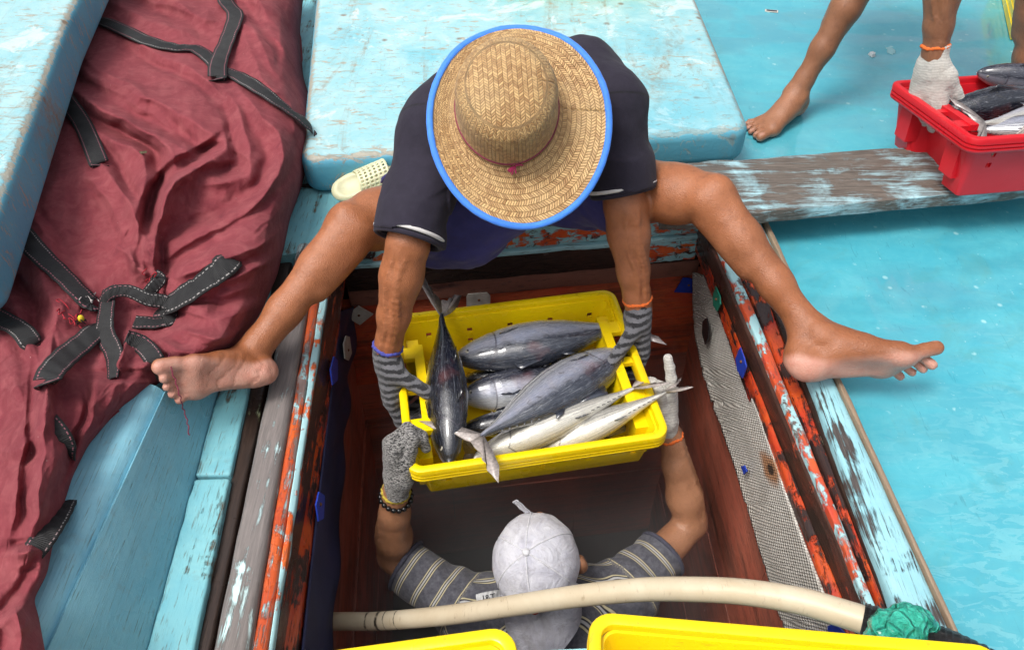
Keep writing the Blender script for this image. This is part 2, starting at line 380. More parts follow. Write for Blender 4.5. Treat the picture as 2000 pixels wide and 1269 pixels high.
M_farbrown = chipped('brown_beam', (.20, .085, .06), (.26, .11, .08), (.07, .03, .025), (.10, .045, .035), (1.2, 12, 12), .72, 6, .5, seed=20)
M_trim = chipped('trim_wood', (.30, .60, .66), (.3, .5, .5), (.22, .15, .10), (.34, .25, .17), (30, 1, 30), .14, 9, .6, seed=21)
M_plank = chipped('gangplank', (.46, .70, .76), (.34, .60, .68), (.055, .045, .038), (.19, .16, .135), (1.0, 16, 16), .40, 8, .62, seed=24, bumpy=.9, soft=.05)

# ------------------------------------------------------------------ deck
def deck_material():
    t = MT('wet_turquoise_deck', .3); o = t.co(); d = t.co('Object', (1.0, 2.6, 1), (0, 0, R(38)))
    n1 = t.noise(o, 2.2, 5, .6, .5); n2 = t.noise(d, 17, 5, .6, 1.2); n3 = t.noise(o, 70, 4, .7); n4 = t.noise(d, 3.0, 4, .55, .6)
    c = t.mix(t.rng(n1, .32, .7), (.065, .36, .45), (.12, .47, .54)); c = t.mix(t.rng(n4, .45, .75, 0, .5), c, (.05, .29, .38))
    zone = t.math('ADD', t.rng(t.math('SUBTRACT', t.sep(o)[0], t.math('MULTIPLY', t.sep(o)[1], 1.0)), .95, 1.45), t.rng(n1, .56, .66, 0, .35), True); ripple_sheen = t.math('MULTIPLY', t.math('MULTIPLY', t.rng(n2, .49, .535), t.rng(n4, .38, .52)), zone); c = t.mix(t.math('MULTIPLY', ripple_sheen, .27), c, (0.28, .58, .61))  # pale ripple reflections of the wet film, painted into the deck colour
    c = t.mix(t.rng(n3, .66, .72, 0, .5), c, (.45, .70, .72)); c = t.mix(t.rng(t.noise(o, 120, 3, .7), .70, .74, 0, .6), c, (.02, .10, .14))
    grime = t.math('MULTIPLY', t.rng(t.noise(o, 5, 6, .7, .8), .56, .72), .45); c = t.mix(grime, c, (.10, .30, .28)); scr = t.rng(t.noise(t.co('Object', (1, .15, 1), (0, 0, R(25))), 75, 3, .6, 2.0), .65, .71, 0, .3); c = t.mix(scr, c, (.02, .14, .18)); fl = t.math('MULTIPLY', t.rng(t.voro(o, 16), .13, .07), t.rng(t.noise(o, 30, 4), .48, .56)); c = t.mix(t.math('MULTIPLY', fl, .7), c, (.40, .68, .70)); c = t.mix(t.rng(t.noise(o, 14, 6, .75, .6), .40, .62, .28, 0), c, (.02, .30, .42))
    t.set('Base Color', c); t.set('Roughness', t.rng(ripple_sheen, 0, 1, .10, .34)); t.set('Coat Weight', t.rng(n4, .42, .55)); t.set('Coat Roughness', .04)
    t.bump(t.math('ADD', t.math('MULTIPLY', n2, .8), t.math('MULTIPLY', n3, .3)), .12, .006); return t.m
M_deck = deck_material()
DZ = -.05
def quadsheet(name, pts, mat, kind='structure'):
    o = link(name, mesh(name, pts, [tuple(range(len(pts)))], False), mat); tag(o, kind=kind); return o
def ln(p1, p2, y): return p1[0] + (p2[0] - p1[0]) * (y - p1[1]) / (p2[1] - p1[1])
R0 = ((1500, 430), (1890, 1269))
# the working deck: one sheet round the hatch opening
rA, rB = at(ln(*R0, 280), 280, DZ), at(ln(*R0, 1420), 1420, DZ)
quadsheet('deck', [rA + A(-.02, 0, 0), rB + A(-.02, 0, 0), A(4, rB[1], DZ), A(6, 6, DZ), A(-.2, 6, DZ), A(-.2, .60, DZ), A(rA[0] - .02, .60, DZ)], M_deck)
quadsheet('left_deck', [A(-.62, -1.6, -.06), A(-.62, .62, -.06), A(-.25, .62, -.06), A(-.25, 6, -.06), A(-5, 6, -.06), A(-5, -1.6, -.06)], M_aqua)

# ------------------------------------------------------------------ long boards: a loft between two lines, each given as two or more 3-D points
def board_mesh(name, la, lb, thick=.05, n=40, bev=.006, jit=.0012, drop=None, seed=0):
    a = spline(la, n) if len(la) > 2 else np.linspace(la[0], la[1], n); b = spline(lb, n) if len(lb) > 2 else np.linspace(lb[0], lb[1], n)
    j = lambda k: np.array([[mnoise.noise(Vector((i * .33, k * 9.1 + seed, c * 4.7))) for c in range(3)] for i in range(n)]) * jit * 2
    a = a + j(0); b = b + j(1); dn = A(0, 0, -thick) if drop is None else np.array(drop, float)
    bm = bmesh.new(); rows = []
    for i in range(n): rows.append([bm.verts.new(V(p)) for p in (a[i], b[i], b[i] + dn, a[i] + dn)])
    for i in range(n - 1):
        for k in range(4): q = (k + 1) % 4; bm.faces.new((rows[i][k], rows[i][q], rows[i + 1][q], rows[i + 1][k]))
    bm.faces.new(rows[0][::-1]); bm.faces.new(rows[-1])
    bmesh.ops.recalc_face_normals(bm, faces=bm.faces)
    if bev: bevel(bm, bev, 3, 25)
    return bm_mesh(name, bm, True, 50)
def pl(p1, p2, z1, z2=None, y0=470, y1=1430, off=0):
    """a line of the photograph, run out to the rows y0..y1, at heights z1 (far) and z2 (near)"""
    z2 = z1 if z2 is None else z2
    return [at(ln(p1, p2, y0) + off, y0, z1), at(ln(p1, p2, y1) + off, y1, z2)]
L0 = ((415, 790), (283, 1269)); L1 = ((478, 800), (380, 1269)); L2 = ((512, 790), (412, 1269)); L3 = ((585, 690), (488, 1269))
L4 = ((612, 660), (522, 1269)); L5 = ((650, 620), (548, 1269)); L6 = ((652, 640), (577, 1269))
ec = empty('hatch_coaming', at(500, 900, 0), 'left hatch coaming of aqua, grey and flaking orange boards beside the navy tarpaulin', 'hatch coaming', 'coamings round the fish hold')
def bd(parent, name, la, lb, mat, **k): return link(name, board_mesh(name, la, lb, **k), mat, parent)
bd(ec, 'board', pl(*L0, 0, y0=933, off=3), pl(*L1, 0, y0=931, off=-2), M_aqua, seed=1)
bd(ec, 'board', pl(*L0, -.004, y1=929, off=3), pl(*L1, -.004, y1=927, off=-2), M_aqua, seed=2)
bd(ec, 'board', pl(*L1, -.018, off=1), pl(*L2, -.018, off=-1), M_dark, seed=3)
bd(ec, 'board', pl(*L2, .016, off=1), pl(*L3, .016, off=-2), M_grey, bev=.014, seed=4, thick=.07)
bd(ec, 'board', pl(*L3, .002, off=2), pl(*L4, -.004, off=-1), M_orange, seed=5, bev=.008)
bd(ec, 'board', pl(*L4, -.006, off=1), pl(((612 + 14, 660), (522 + 10, 1269))[0], ((626, 660), (533, 1269))[1], -.012), M_orangeblue, seed=6, bev=.004)
bd(ec, 'board', pl((628, 660), (535, 1269), -.018), pl(*L5, -.06, off=2), M_maroon, seed=7, bev=.008)
bd(ec, 'board', pl(*L5, -.07, off=3), pl(*L6, -.10, off=2), M_red, seed=8, bev=.006)

R1 = ((1585, 750), (1741, 1163)); R1b = ((1568, 750), (1726, 1163)); R2 = ((1535, 750), (1706, 1163)); R3 = ((1500, 750), (1674, 1163)); R3b = ((1514, 750), (1688, 1163))
R4 = ((1480, 750), (1646, 1163)); R5 = ((1467, 750), (1617, 1163)); TR = ((1491, 430), (1881, 1269))
er = empty('hatch_coaming', at(1700, 1000, 0), 'right hatch coaming of pale blue, red and black boards above the woven mat', 'hatch coaming', 'coamings round the fish hold')
bd(er, 'trim_strip', pl(*TR, .004, y0=400), pl(*R0, .002, y0=400), M_trim, seed=11, bev=.004, thick=.07)
bd(er, 'board', pl(*R1, 0, y0=400, off=1), pl(TR[0], TR[1], 0, y0=400, off=-2), M_aqworn, seed=12, bev=.016, thick=.06)
bd(er, 'board', pl(*R1b, -.03, y0=400, off=-2), pl(*R1, -.018, y0=400, off=-1), M_dark, seed=13, bev=.004)
bd(er, 'board', pl(*R2, -.045, y0=400, off=1), pl(*R1b, -.034, y0=400, off=-4), M_red, seed=14, bev=.007)
bd(er, 'board', pl(*R3b, -.035, y0=400), pl(*R2, -.035, y0=400, off=-2), M_redridge, seed=15, bev=.008)
bd(er, 'board', pl(*R3, -.055, y0=400), pl(*R3b, -.048, y0=400, off=-3), M_maroon, seed=18, bev=.004)
bd(er, 'board', pl(*R4, -.10, y0=400, off=1), pl(*R3, -.066, y0=400, off=-3), M_dark, seed=16, bev=.01)
bd(er, 'board', pl(*R5, -.115, y0=400, off=1), pl(*R4, -.105, y0=400, off=-2), M_red, seed=17, bev=.006)

# far coaming: courses of boards facing the camera, parallel to the front of the pad
fdir = unit(at(1455, 300, 0) - at(585, 368, 0)); fn = np.array([-fdir[1], fdir[0], 0])      # fn points away from the camera
f0 = at(1000, 437, 0)
def fline(s, back, z): return f0 + fdir * s + fn * back + A(0, 0, z)
def course(parent, name, s0, s1, z0, z1, back, mat, depth=.09, bev=.006, n=44, seed=0):
    return link(name, board_mesh(name, [fline(s0, back, z0), fline(s1, back, z0)], [fline(s0, back + depth, z0), fline(s1, back + depth, z0)], thick=z0 - z1, n=n, bev=bev, seed=seed, jit=.0016), mat, parent)
ef = empty('hatch_coaming', f0, 'far hatch coaming of chipped red and blue boards under the seated man', 'hatch coaming', 'coamings round the fish hold')
course(ef, 'board', -.62, .56, 0.0, -.022, 0, M_farblue, depth=.26, seed=21)
course(ef, 'board', -.46, .56, -.024, -.098, .012, M_farred, seed=22)
course(ef, 'board', -.46, .56, -.100, -.116, .004, chipped('far_aqua_lip', (.38, .64, .68), (.3, .55, .6), (.05, .03, .02), (.3, .06, .03), (1, 10, 10), .66, 10, .45, seed=31), depth=.1, seed=23, bev=.004)
course(ef, 'board', -.46, .56, -.118, -.205, .016, M_farblack, seed=24)
course(ef, 'board', -.46, .56, -.207, -.275, .030, M_farbrown, seed=25)
link('board', board_mesh('board', [fline(.30, .005, -.117), fline(.53, .005, -.117)], [fline(.30, .014, -.117), fline(.53, .014, -.117)], thick=.07, bev=.003), M_farred, ef)

# corner deck piece between the pad, the red tarpaulin and the left knee
cd = [at(545, 372, .006), at(750, 360, .006), at(745, 440, .006), at(700, 478, .006), at(540, 500, .006)]
bm = bmesh.new(); prism(bm, [p + A(0, 0, -.05) for p in cd], cd); bevel(bm, .006, 2)
tag(link('corner_board', bm_mesh('corner_board', bm, True), M_aqua), 'pale aqua deck board at the corner of the hatch, under the cream sandal', 'deck board')

# ------------------------------------------------------------------ the hold
WZ = -1.75
hl0, hl1 = at(648, 600, -.10), at(566, 1330, -.10); hr0, hr1 = at(1409, 560, -.118), at(1640, 1228, -.118)
def ext(p, q, y): return p + (q - p) * ((y - p[1]) / (q[1] - p[1]))
lf, ln_ = ext(hl0, hl1, .42), ext(hl0, hl1, -1.5); rf, rn = ext(hr0, hr1, .44), ext(hr0, hr1, -1.5)
def plankwall(name, a, b, z0, z1, rows, mat, label, inward):
    """vertical wall of horizontal planks from a to b"""
    bm = bmesh.new(); d = unit(b - a); L = np.linalg.norm(b - a); n = unit(inward)
    for i in range(rows):
        zt = z0 + (z1 - z0) * i / rows; zb = z0 + (z1 - z0) * (i + 1) / rows
        off = .004 * (i % 2) + random.random() * .004; cut = sorted(random.uniform(.2, .8) * L for _ in range(1))
        for s0, s1 in zip([0] + cut, cut + [L]):
            p = [a + d * (s0 + .001) , a + d * (s1 - .001)]
            q = [np.array([x[0], x[1], 0]) + n * off for x in p]; r = [np.array([x[0], x[1], 0]) - n * .03 for x in p]
            prism(bm, [q[0] + A(0, 0, zb + .002), q[1] + A(0, 0, zb + .002), r[1] + A(0, 0, zb + .002), r[0] + A(0, 0, zb + .002)],
                  [q[0] + A(0, 0, zt - .002), q[1] + A(0, 0, zt - .002), r[1] + A(0, 0, zt - .002), r[0] + A(0, 0, zt - .002)])
    bevel(bm, .003, 1)
    return tag(link(name, bm_mesh(name, bm, True), mat), label, 'hold wall', 'plank walls of the fish hold')
M_hold = chipped('hold_planks', (.58, .075, .036), (.66, .14, .05), (.035, .018, .014), (.11, .045, .032), (1.2, 1.2, 14), .62, 4, .5, seed=40, soft=.08)
M_hold2 = chipped('hold_planks_dark', (.48, .12, .075), (.54, .16, .10), (.10, .045, .034), (.20, .085, .06), (1.0, 1.0, 14), .60, 4, .5, seed=42, soft=.1)
wl, wr = fline(-.50, .045, 0), fline(.60, .045, 0)
ow = plankwall('hold_wall', wl, wr, -.279, -.62, 2, M_hold, 'upper red planks of the far hold wall behind the yellow fish crate', -fn)
ow2 = plankwall('hold_wall', wl + fn * .012, wr + fn * .012, -.62, WZ, 5, M_hold2, 'lower dark brown planks of the far hold wall, above and beside the white cap', -fn)
plankwall('hold_wall', ln_ + A(-.02, 0, 0), lf + A(-.02, 0, 0), -.11, WZ, 7, M_hold2, 'left hold wall of dark planks behind the navy tarpaulin', A(1, 0, 0))
plankwall('hold_wall', rf + A(.02, 0, 0), rn + A(.02, 0, 0), -.13, WZ, 7, M_hold2, 'right hold wall of dark planks behind the woven mat', A(-1, 0, 0))
plankwall('hold_wall', A(.9, -1.15, 0), A(-.7, -1.15, 0), -.13, WZ, 7, M_hold2, 'near hold wall of dark planks below the pale blue beam', A(0, 1, 0))
bm = bmesh.new(); boxm(bm, (0, -.35, WZ - .02), (2.2, 2.2, .04)); tag(link('hold_floor', bm_mesh('hold_floor', bm), plain('hold_floor', (.07, .045, .04), .6, .4, 5)), kind='structure')

# near beam (pale blue) at the bottom edge of the picture
nb = [at(400, 1296, .0), at(1540, 1249, .0), at(1760, 1238, .0), at(1960, 1500, .0), at(300, 1500, .0)]
bm = bmesh.new(); prism(bm, [p + A(0, 0, -.10) for p in nb], nb); bevel(bm, .006, 2)
tag(link('hatch_beam', bm_mesh('hatch_beam', bm, True), M_aqworn), 'pale blue beam across the near side of the hatch, under the yellow crates', 'beam')

# woven mat on the right hold wall
def on_plane(px, py, p0, nrm):
    r = FW + RT * ((px - 1000) / FPX) + UP * ((634.5 - py) / FPX); return CAM + r * (((p0 - CAM) @ nrm) / (r @ nrm))
rn_n = unit(np.cross(rn - rf, A(0, 0, 1)))
def mat_material():
    t = MT('woven_mat', .75); uv = t.co('UV'); u = t.sep(uv)
    a = t.math('MULTIPLY', t.math('ADD', u[0], u[1]), 330); b = t.math('MULTIPLY', t.math('SUBTRACT', t.math('MULTIPLY', u[0], 1.6), t.math('MULTIPLY', u[1], .7)), 330)
    sa = t.math('SINE', a); sb = t.math('SINE', b); h = t.math('MULTIPLY', sa, sb)
    o = t.co(); n = t.noise(o, 6, 5, .65, .6); f = t.noise(o, 160, 3, .7)
    c = t.mix(t.rng(h, -.6, .6), (.36, .34, .31), (.74, .71, .65)); c = t.mix(t.rng(n, .45, .75, 0, .45), c, (.30, .26, .22)); c = t.mix(t.rng(f, .58, .8, 0, .35), c, (.14, .12, .10))
    g = t.n('ShaderNodeVectorMath'); g.operation = 'DISTANCE'; t.put(g, 0, uv); g.inputs[1].default_value = RUST
    wob = t.math('ADD', g.outputs['Value'], t.math('MULTIPLY', t.math('SUBTRACT', t.noise(o, 30, 4), .5), .05))
    c = t.mix(t.rng(wob, .055, .03, 0, .85), c, (.34, .13, .03)); c = t.mix(t.rng(wob, .016, .010), c, (.04, .02, .01))
    t.set('Base Color', c); t.bump(t.math('ADD', h, t.math('MULTIPLY', f, .8)), .8, .003); return t.m
tops = [(1402, 545), (1440, 650), (1467, 750), (1495, 828), (1556, 1005), (1617, 1163), (1660, 1275), (1700, 1380)]
bots = [(1362, 535), (1364, 645), (1386, 740), (1418, 828), (1474, 1005), (1522, 1163), (1562, 1275), (1590, 1380)]
T_ = spline([on_plane(*p, hr0, rn_n) for p in tops], 130); B_ = spline([on_plane(*p, hr0, rn_n) for p in bots], 130)
vs, uvs, fs = [], [], []; NC = 30
Lm = np.r_[0, np.cumsum(np.linalg.norm(np.diff(T_, axis=0), axis=1))]
for i in range(130):
    rag = .006 * mnoise.noise(Vector((i * .9, 3, 1))) + .008 * mnoise.noise(Vector((i * .13, 7, 1))) + (random.random() < .12) * random.uniform(0, .012)
    for j in range(NC):
        f = j / (NC - 1); p = T_[i] * (1 - f) + (B_[i] + A(0, 0, rag)) * f
        bulge = .005 * math.sin(math.pi * f) * mnoise.noise(Vector((i * .05, f * 2, 5))) + .007 * f * (1 + mnoise.noise(Vector((i * .03, f * 3, 8))))
        vs.append(p - rn_n * (bulge + .006) * (1 if rn_n[0] > 0 else -1)); uvs.append((Lm[i], f * np.linalg.norm(T_[i] - B_[i])))
for i in range(129):
    for j in range(NC - 1): fs.append((i * NC + j, i * NC + j + 1, (i + 1) * NC + j + 1, (i + 1) * NC + j))
q = on_plane(1512, 912, hr0, rn_n); k_ = int(np.argmin(np.linalg.norm(np.array(vs) - q, axis=1))); RUST = (*uvs[k_], 0)
mo = link('woven_mat', mesh('woven_mat', vs, fs, True, uvs), mat_material())
md = mo.modifiers.new('thick', 'SOLIDIFY'); md.thickness = .005; md.offset = 0
tag(mo, 'grey woven mat nailed along the right wall of the hold, with frayed lower edge', 'mat')
M_white = plain('white_plate', (.62, .60, .54), .55, .35, 40); M_blue = plain('blue_plate', (.015, .05, .42), .5, .3, 40); M_green = plain('green_plate', (.01, .20, .13), .5, .3, 40); M_black = plain('black_mat_hole', (.012, .012, .013), .4, .4, 40); M_nail = plain('nail_rust', (.16, .06, .02), .7, .5, 90)
def plate(parent, pix, p0, nrm, mat, nail=None, lift=.006):
    nn = unit(nrm); nn = nn if (CAM - p0) @ nn > 0 else -nn
    p = [on_plane(x, y, p0, nn) + nn * lift for x, y in pix]
    bm = bmesh.new(); prism(bm, [x - nn * .003 for x in p], p); bevel(bm, .0008, 1)
    o = link('nail_plate_or_hole', bm_mesh('nail_plate_or_hole', bm), mat, parent)
    if nail:
        c = on_plane(*nail, p0, nn) + nn * (lift + .0005); bm = bmesh.new()
        bmesh.ops.create_uvsphere(bm, u_segments=10, v_segments=6, radius=.004, matrix=Matrix.Translation(V(c))); link('nail', bm_mesh('nail', bm, True), M_nail, o)
pin = hr0 - rn_n * .022 * (1 if rn_n[0] > 0 else -1)
plate(mo, [(1396, 578), (1402, 560), (1410, 578), (1411, 594), (1404, 608), (1397, 596)], pin, rn_n, M_green, (1404, 584))
plate(mo, [(1376, 628), (1384, 620), (1389, 640), (1387, 662), (1381, 672), (1375, 652)], pin, rn_n, M_black)  # dark hole in the mat, its shade put in as a black patch
plate(mo, [(1441, 700), (1450, 678), (1458, 700), (1462, 716), (1454, 738), (1444, 722)], pin, rn_n, M_blue, (1453, 706))
plate(mo, [(1622, 1222), (1636, 1216), (1660, 1240), (1650, 1262), (1624, 1240)], pin, rn_n, M_blue)
plate(mo, [(1572, 1234), (1580, 1228), (1590, 1240), (1584, 1262), (1572, 1256)], pin, rn_n, M_blue)
plate(mo, [(1452, 910), (1458, 908), (1463, 920), (1457, 926)], pin, rn_n, M_blue)
pf = fline(0, .030, -.24)
plate(ef, [(914, 572), (951, 569), (957, 575), (957, 594), (951, 599), (916, 601), (911, 596), (911, 577)], pf, fn, M_white, (935, 583))
plate(ef, [(674, 615), (700, 595), (729, 611), (703, 632)], pf, fn, M_white, (701, 613))
plate(ef, [(1316, 568), (1334, 540), (1369, 545), (1358, 570)], pf, fn, M_blue, (1344, 554))

# navy tarpaulin hanging down the left hold wall
ll_n = unit(np.cross(hl1 - hl0, A(0, 0, 1)))
def weave(name, c, c2, f=900, rough=.6):
    t = MT(name, rough); u = t.sep(t.co('UV')); o = t.co()
    h = t.math('MULTIPLY', t.math('SINE', t.math('MULTIPLY', t.math('ADD', u[0], u[1]), f)), t.math('SINE', t.math('MULTIPLY', t.math('SUBTRACT', u[0], u[1]), f)))
    n = t.noise(o, 7, 5, .65, .6); cc = t.mix(t.rng(n, .35, .7), c, c2); cc = t.mix(t.rng(h, .2, .9, 0, .35), cc, tuple(min(1, x * 2.2 + .01) for x in c2)); t.set('Base Color', cc); t.bump(t.math('ADD', h, t.math('MULTIPLY', t.noise(o, 20, 4), 3)), .35, .002); return t.m
tl = [(654, 610), (640, 740), (622, 880), (603, 1040), (577, 1269), (562, 1380)]; tr = [(686, 596), (679, 700), (668, 800), (660, 920), (650, 1100), (640, 1269), (634, 1380)]
TL = spline([on_plane(*p, hl0, ll_n) for p in tl], 100); TRr = spline([on_plane(*p, hl0, ll_n) for p in tr], 100)
vs, uvs, fs = [], [], []; NC = 22; sg = 1 if ll_n[0] > 0 else -1
for i in range(100):
    for j in range(NC):
        f = j / (NC - 1); p = TL[i] * (1 - f) + TRr[i] * f
        vs.append(p + ll_n * sg * (.010 + .012 * f * mnoise.noise(Vector((i * .10, f * 2.4, 2))) + .006 * math.sin(i * .35 + f * 3) * f)); uvs.append((p[1], p[2]))
for i in range(99):
    for j in range(NC - 1): fs.append((i * NC + j, i * NC + j + 1, (i + 1) * NC + j + 1, (i + 1) * NC + j))
to = link('navy_tarpaulin', mesh('navy_tarpaulin', vs, fs, True, uvs), weave('navy_weave', (.010, .012, .045), (.020, .025, .085)))
md = to.modifiers.new('thick', 'SOLIDIFY'); md.thickness = .004; tag(to, 'navy blue woven tarpaulin hanging down the left side of the hold', 'tarpaulin')
pt = hl0 + ll_n * sg * .02
plate(to, [(667, 672), (672, 656), (679, 658), (683, 690), (677, 704), (670, 700)], pt, ll_n, M_white, (675, 684))
plate(to, [(641, 722), (648, 696), (655, 704), (655, 742), (645, 752)], pt, ll_n, M_blue)
plate(to, [(612, 986), (618, 960), (629, 968), (627, 1012), (617, 1018)], pt, ll_n, M_blue, (619, 985))

# ------------------------------------------------------------------ pads / hatch covers: rounded slabs
def slab(name, top, thick, mat, rad, label, cat='hatch cover', group=None, segs=6, sub=1, corner=.0):
    bm = bmesh.new(); prism(bm, [p + A(0, 0, -thick) for p in top], top)
    bmesh.ops.recalc_face_normals(bm, faces=bm.faces)
    if corner:
        es = [e for e in bm.edges if abs((e.verts[0].co - e.verts[1].co).normalized().z) > .9]; bmesh.ops.bevel(bm, geom=es, offset=corner, segments=6, affect='EDGES', profile=.5)
    bevel(bm, rad, segs, 40)
    return tag(link(name, bm_mesh(name, bm, True, 60), mat), label, cat, group)
pt_ = [at(583, 312, .125), at(1470, 250, .125), at(1338, -60, .125), at(596, -60, .125)]
pt_ = [pt_[0], pt_[1], pt_[1] + (pt_[2] - pt_[1]) * 1.25, pt_[3] + A(0, .35, 0)]
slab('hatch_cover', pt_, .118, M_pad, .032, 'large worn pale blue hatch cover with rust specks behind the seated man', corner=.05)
zt = .36
lc = [at(130, 42, zt), at(112, -60, zt) + A(0, .6, 0), at(-420, -60, zt), at(-420, 600, zt), at(-46, 520, zt)]
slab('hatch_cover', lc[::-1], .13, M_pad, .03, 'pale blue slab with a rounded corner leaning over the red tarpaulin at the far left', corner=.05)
# blue board box under the red tarpaulin, lower left
zb = .15
s0, s1 = at(ln(*L0, 740), 740, 0), at(ln(*L0, 1430), 1430, 0)
t0, t1 = at(318, 748, zb), at(ln((196, 900), (84, 1200), 1430), 1430, zb)
bm = bmesh.new(); N = 30; rows = []
for i in range(N):
    f = i / (N - 1); s = s0 + (s1 - s0) * f; t = t0 + (t1 - t0) * f
    sec = [s + A(0, 0, -.05), s, s * .04 + t * .96 + A(.0, 0, -.012)]
    for a_ in np.linspace(0, math.pi / 2, 7)[1:]: sec.append(t + A(-.034 + .034 * math.cos(a_) - .004, 0, -.034 + .034 * math.sin(a_)))
    sec += [t + A(-.5, 0, 0), t + A(-.5, 0, -.25)]
    rows.append([bm.verts.new(V(p)) for p in sec])
for i in range(N - 1):
    for k in range(len(rows[0])): q = (k + 1) % len(rows[0]); bm.faces.new((rows[i][k], rows[i][q], rows[i + 1][q], rows[i + 1][k]))
bm.faces.new(rows[0]); bm.faces.new(rows[-1][::-1])
tag(link('deck_box', bm_mesh('deck_box', bm, True, 50), M_board), 'blue painted wooden box side with rounded pale edge, half covered by the red tarpaulin', 'deck box')
# gangplank
gp = [at(1290, 322, .075), at(1780, 287, .075), at(2080, 262, .075)]; gq = [at(1290, 428, .075), at(1460, 417, .075), at(2080, 359, .075)]
link_o = link('gangplank', board_mesh('gangplank', gq, gp, thick=.036, n=70, bev=.006, jit=.002, seed=50), M_plank)
tag(link_o, 'weathered plank with worn blue paint, lying across the turquoise deck under the red crate', 'plank')
# ------------------------------------------------------------------ where the yellow crate hangs (the hands need it)
def crate_matrix(nl, nr, fl_, W=.48):
    """near-left, near-right and far-left rim corners -> matrix whose x runs along the near side"""
    x = unit(nr - nl); y = fl_ - nl; z = unit(np.cross(x, y)); y = np.cross(z, x); c = nl + x * .57 / 2 + y * W / 2
    return Matrix([[x[0], y[0], z[0], c[0]], [x[1], y[1], z[1], c[1]], [x[2], y[2], z[2], c[2]], [0, 0, 0, 1]])
CZ = -.085
nl, nr, fl2 = at(786, 928, CZ), at(1320, 850, CZ), at(780, 616, CZ)
nl = nl + (nr - nl) * (np.linalg.norm(nr - nl) - .57) / 2 / np.linalg.norm(nr - nl)
MC = crate_matrix(nl, nr, fl2)
def crate_pt(x, y, z): return np.array(MC @ Vector((x, y, z)))
def crate_dir(x, y, z): return np.array(MC.to_3x3() @ Vector((x, y, z)))
# ------------------------------------------------------------------ people
SK1 = skin('tanned_skin', (.335, .118, .048), (.395, .150, .068), (.54, .285, .215), (.17, .058, .026))
SK2 = skin('brown_skin', (.36, .165, .085), (.42, .20, .11), (.50, .28, .2), (.17, .075, .04))
SK3 = skin('dark_tanned_skin', (.30, .125, .06), (.36, .16, .085), (.50, .28, .21), (.13, .05, .028))
M_shirt = cloth('charcoal_shirt', (.0095, .0070, .0165), (.017, .013, .028), mott=5, sheen=.05)
_n = M_shirt.node_tree; _b = _n.nodes['Principled BSDF']; _m = _n.nodes.new('ShaderNodeMix'); _m.data_type = 'RGBA'; _a = _n.nodes.new('ShaderNodeAttribute'); _a.attribute_name = 'seam'
_src = _b.inputs['Base Color'].links[0].from_socket; _n.links.new(_a.outputs['Fac'], _m.inputs[0]); _n.links.new(_src, _m.inputs[6]); _m.inputs[7].default_value = (.002, .002, .003, 1); _n.links.new(_m.outputs[2], _b.inputs['Base Color'])
M_shorts = cloth('indigo_shorts', (.022, .020, .115), (.035, .032, .17), mott=6, rough=.75)
M_band = cloth('white_band', (.55, .53, .52), (.65, .63, .62))

def frame(x, z):
    """rotation whose columns are x, y, z with x kept and z made square to it"""
    x = unit(x); z = np.array(z, float); z = unit(z - x * (z @ x)); return np.stack([x, np.cross(z, x), z], 1)
def foot(S, ankle, fwd, upv, mir=1, s=1.0, spread=1.0, curl=0.0, big_up=0.0, toe=1.0):
    """a bare foot: ankle joint, toes along fwd, instep along upv, big toe on the +y side (mir=-1 mirrors); returns the local frame"""
    Mx = frame(fwd, upv); Mx = Mx @ np.diag([1, mir, 1]); O = np.array(ankle, float)
    g = lambda x, y, z: O + Mx @ (A(x, y, z) * s)
    c = lambda a, b, ra, rb, k=.012, **q: S.cone(g(*a), g(*b), ra * s, rb * s, k * s, **q)
    e = lambda p, r, k=.014, **q: S.ell(g(*p), A(*r) * s, Mx, k * s, **q)
    e((-.028, 0, -.046), (.037, .030, .034)); c((-.024, 0, .06), (-.044, 0, -.03), .014, .019, .02); e((-.036, 0, -.03), (.022, .024, .03))
    c((0, 0, .0), (.065, .010, -.030), .037, .029, .02); c((.0, -.006, -.045), (.115, -.020, -.058), .029, .019, .02)
    c((.03, .014, -.028), (.125, .028, -.050), .030, .022, .02); c((.05, .0, -.028), (.12, .004, -.050), .026, .018, .02)
    e((.132, .031, -.056), (.028, .021, .019)); e((.118, -.030, -.062), (.026, .022, .014)); e((.125, .0, -.060), (.03, .03, .015))
    e((.0, .034, .0), (.016, .008, .016), .016); e((-.006, -.034, -.010), (.015, .008, .016), .016)
    e((.052, .026, -.094), (.05, .022, .020), .03, op='s')
    T = [((.140, .032, -.055), (.168, .034 , -.054 + big_up * .5), (.192, .031, -.056 + big_up), .0150, .0125, .0135),
         ((.142, .010, -.057), (.170, .010 * spread, -.051), (.189, .009 * spread, -.061 - curl), .0105, .0085, .0095),
         ((.138, -.007, -.058), (.164, -.009 * spread, -.053), (.181, -.010 * spread, -.062 - curl), .0100, .0080, .0090),
         ((.130, -.022, -.060), (.154, -.026 * spread, -.056), (.169, -.027 * spread, -.063 - curl), .0095, .0078, .0088),
         ((.118, -.036, -.062), (.140, -.041 * spread, -.059), (.153, -.041 * spread, -.065 - curl), .0095, .0078, .0088)]
    for i_, (a, b, d, r1, r2, r3) in enumerate(T):
        q = toe * (1.12 if toe > 1 and i_ == 0 else 1); d = tuple(A(*b) + (A(*d) - A(*b)) * q)
        c(a, b, r1 * min(q, 1.1), r2 * q, .006); c(b, d, r2 * q, r3 * q, .003)
    return O, Mx, s
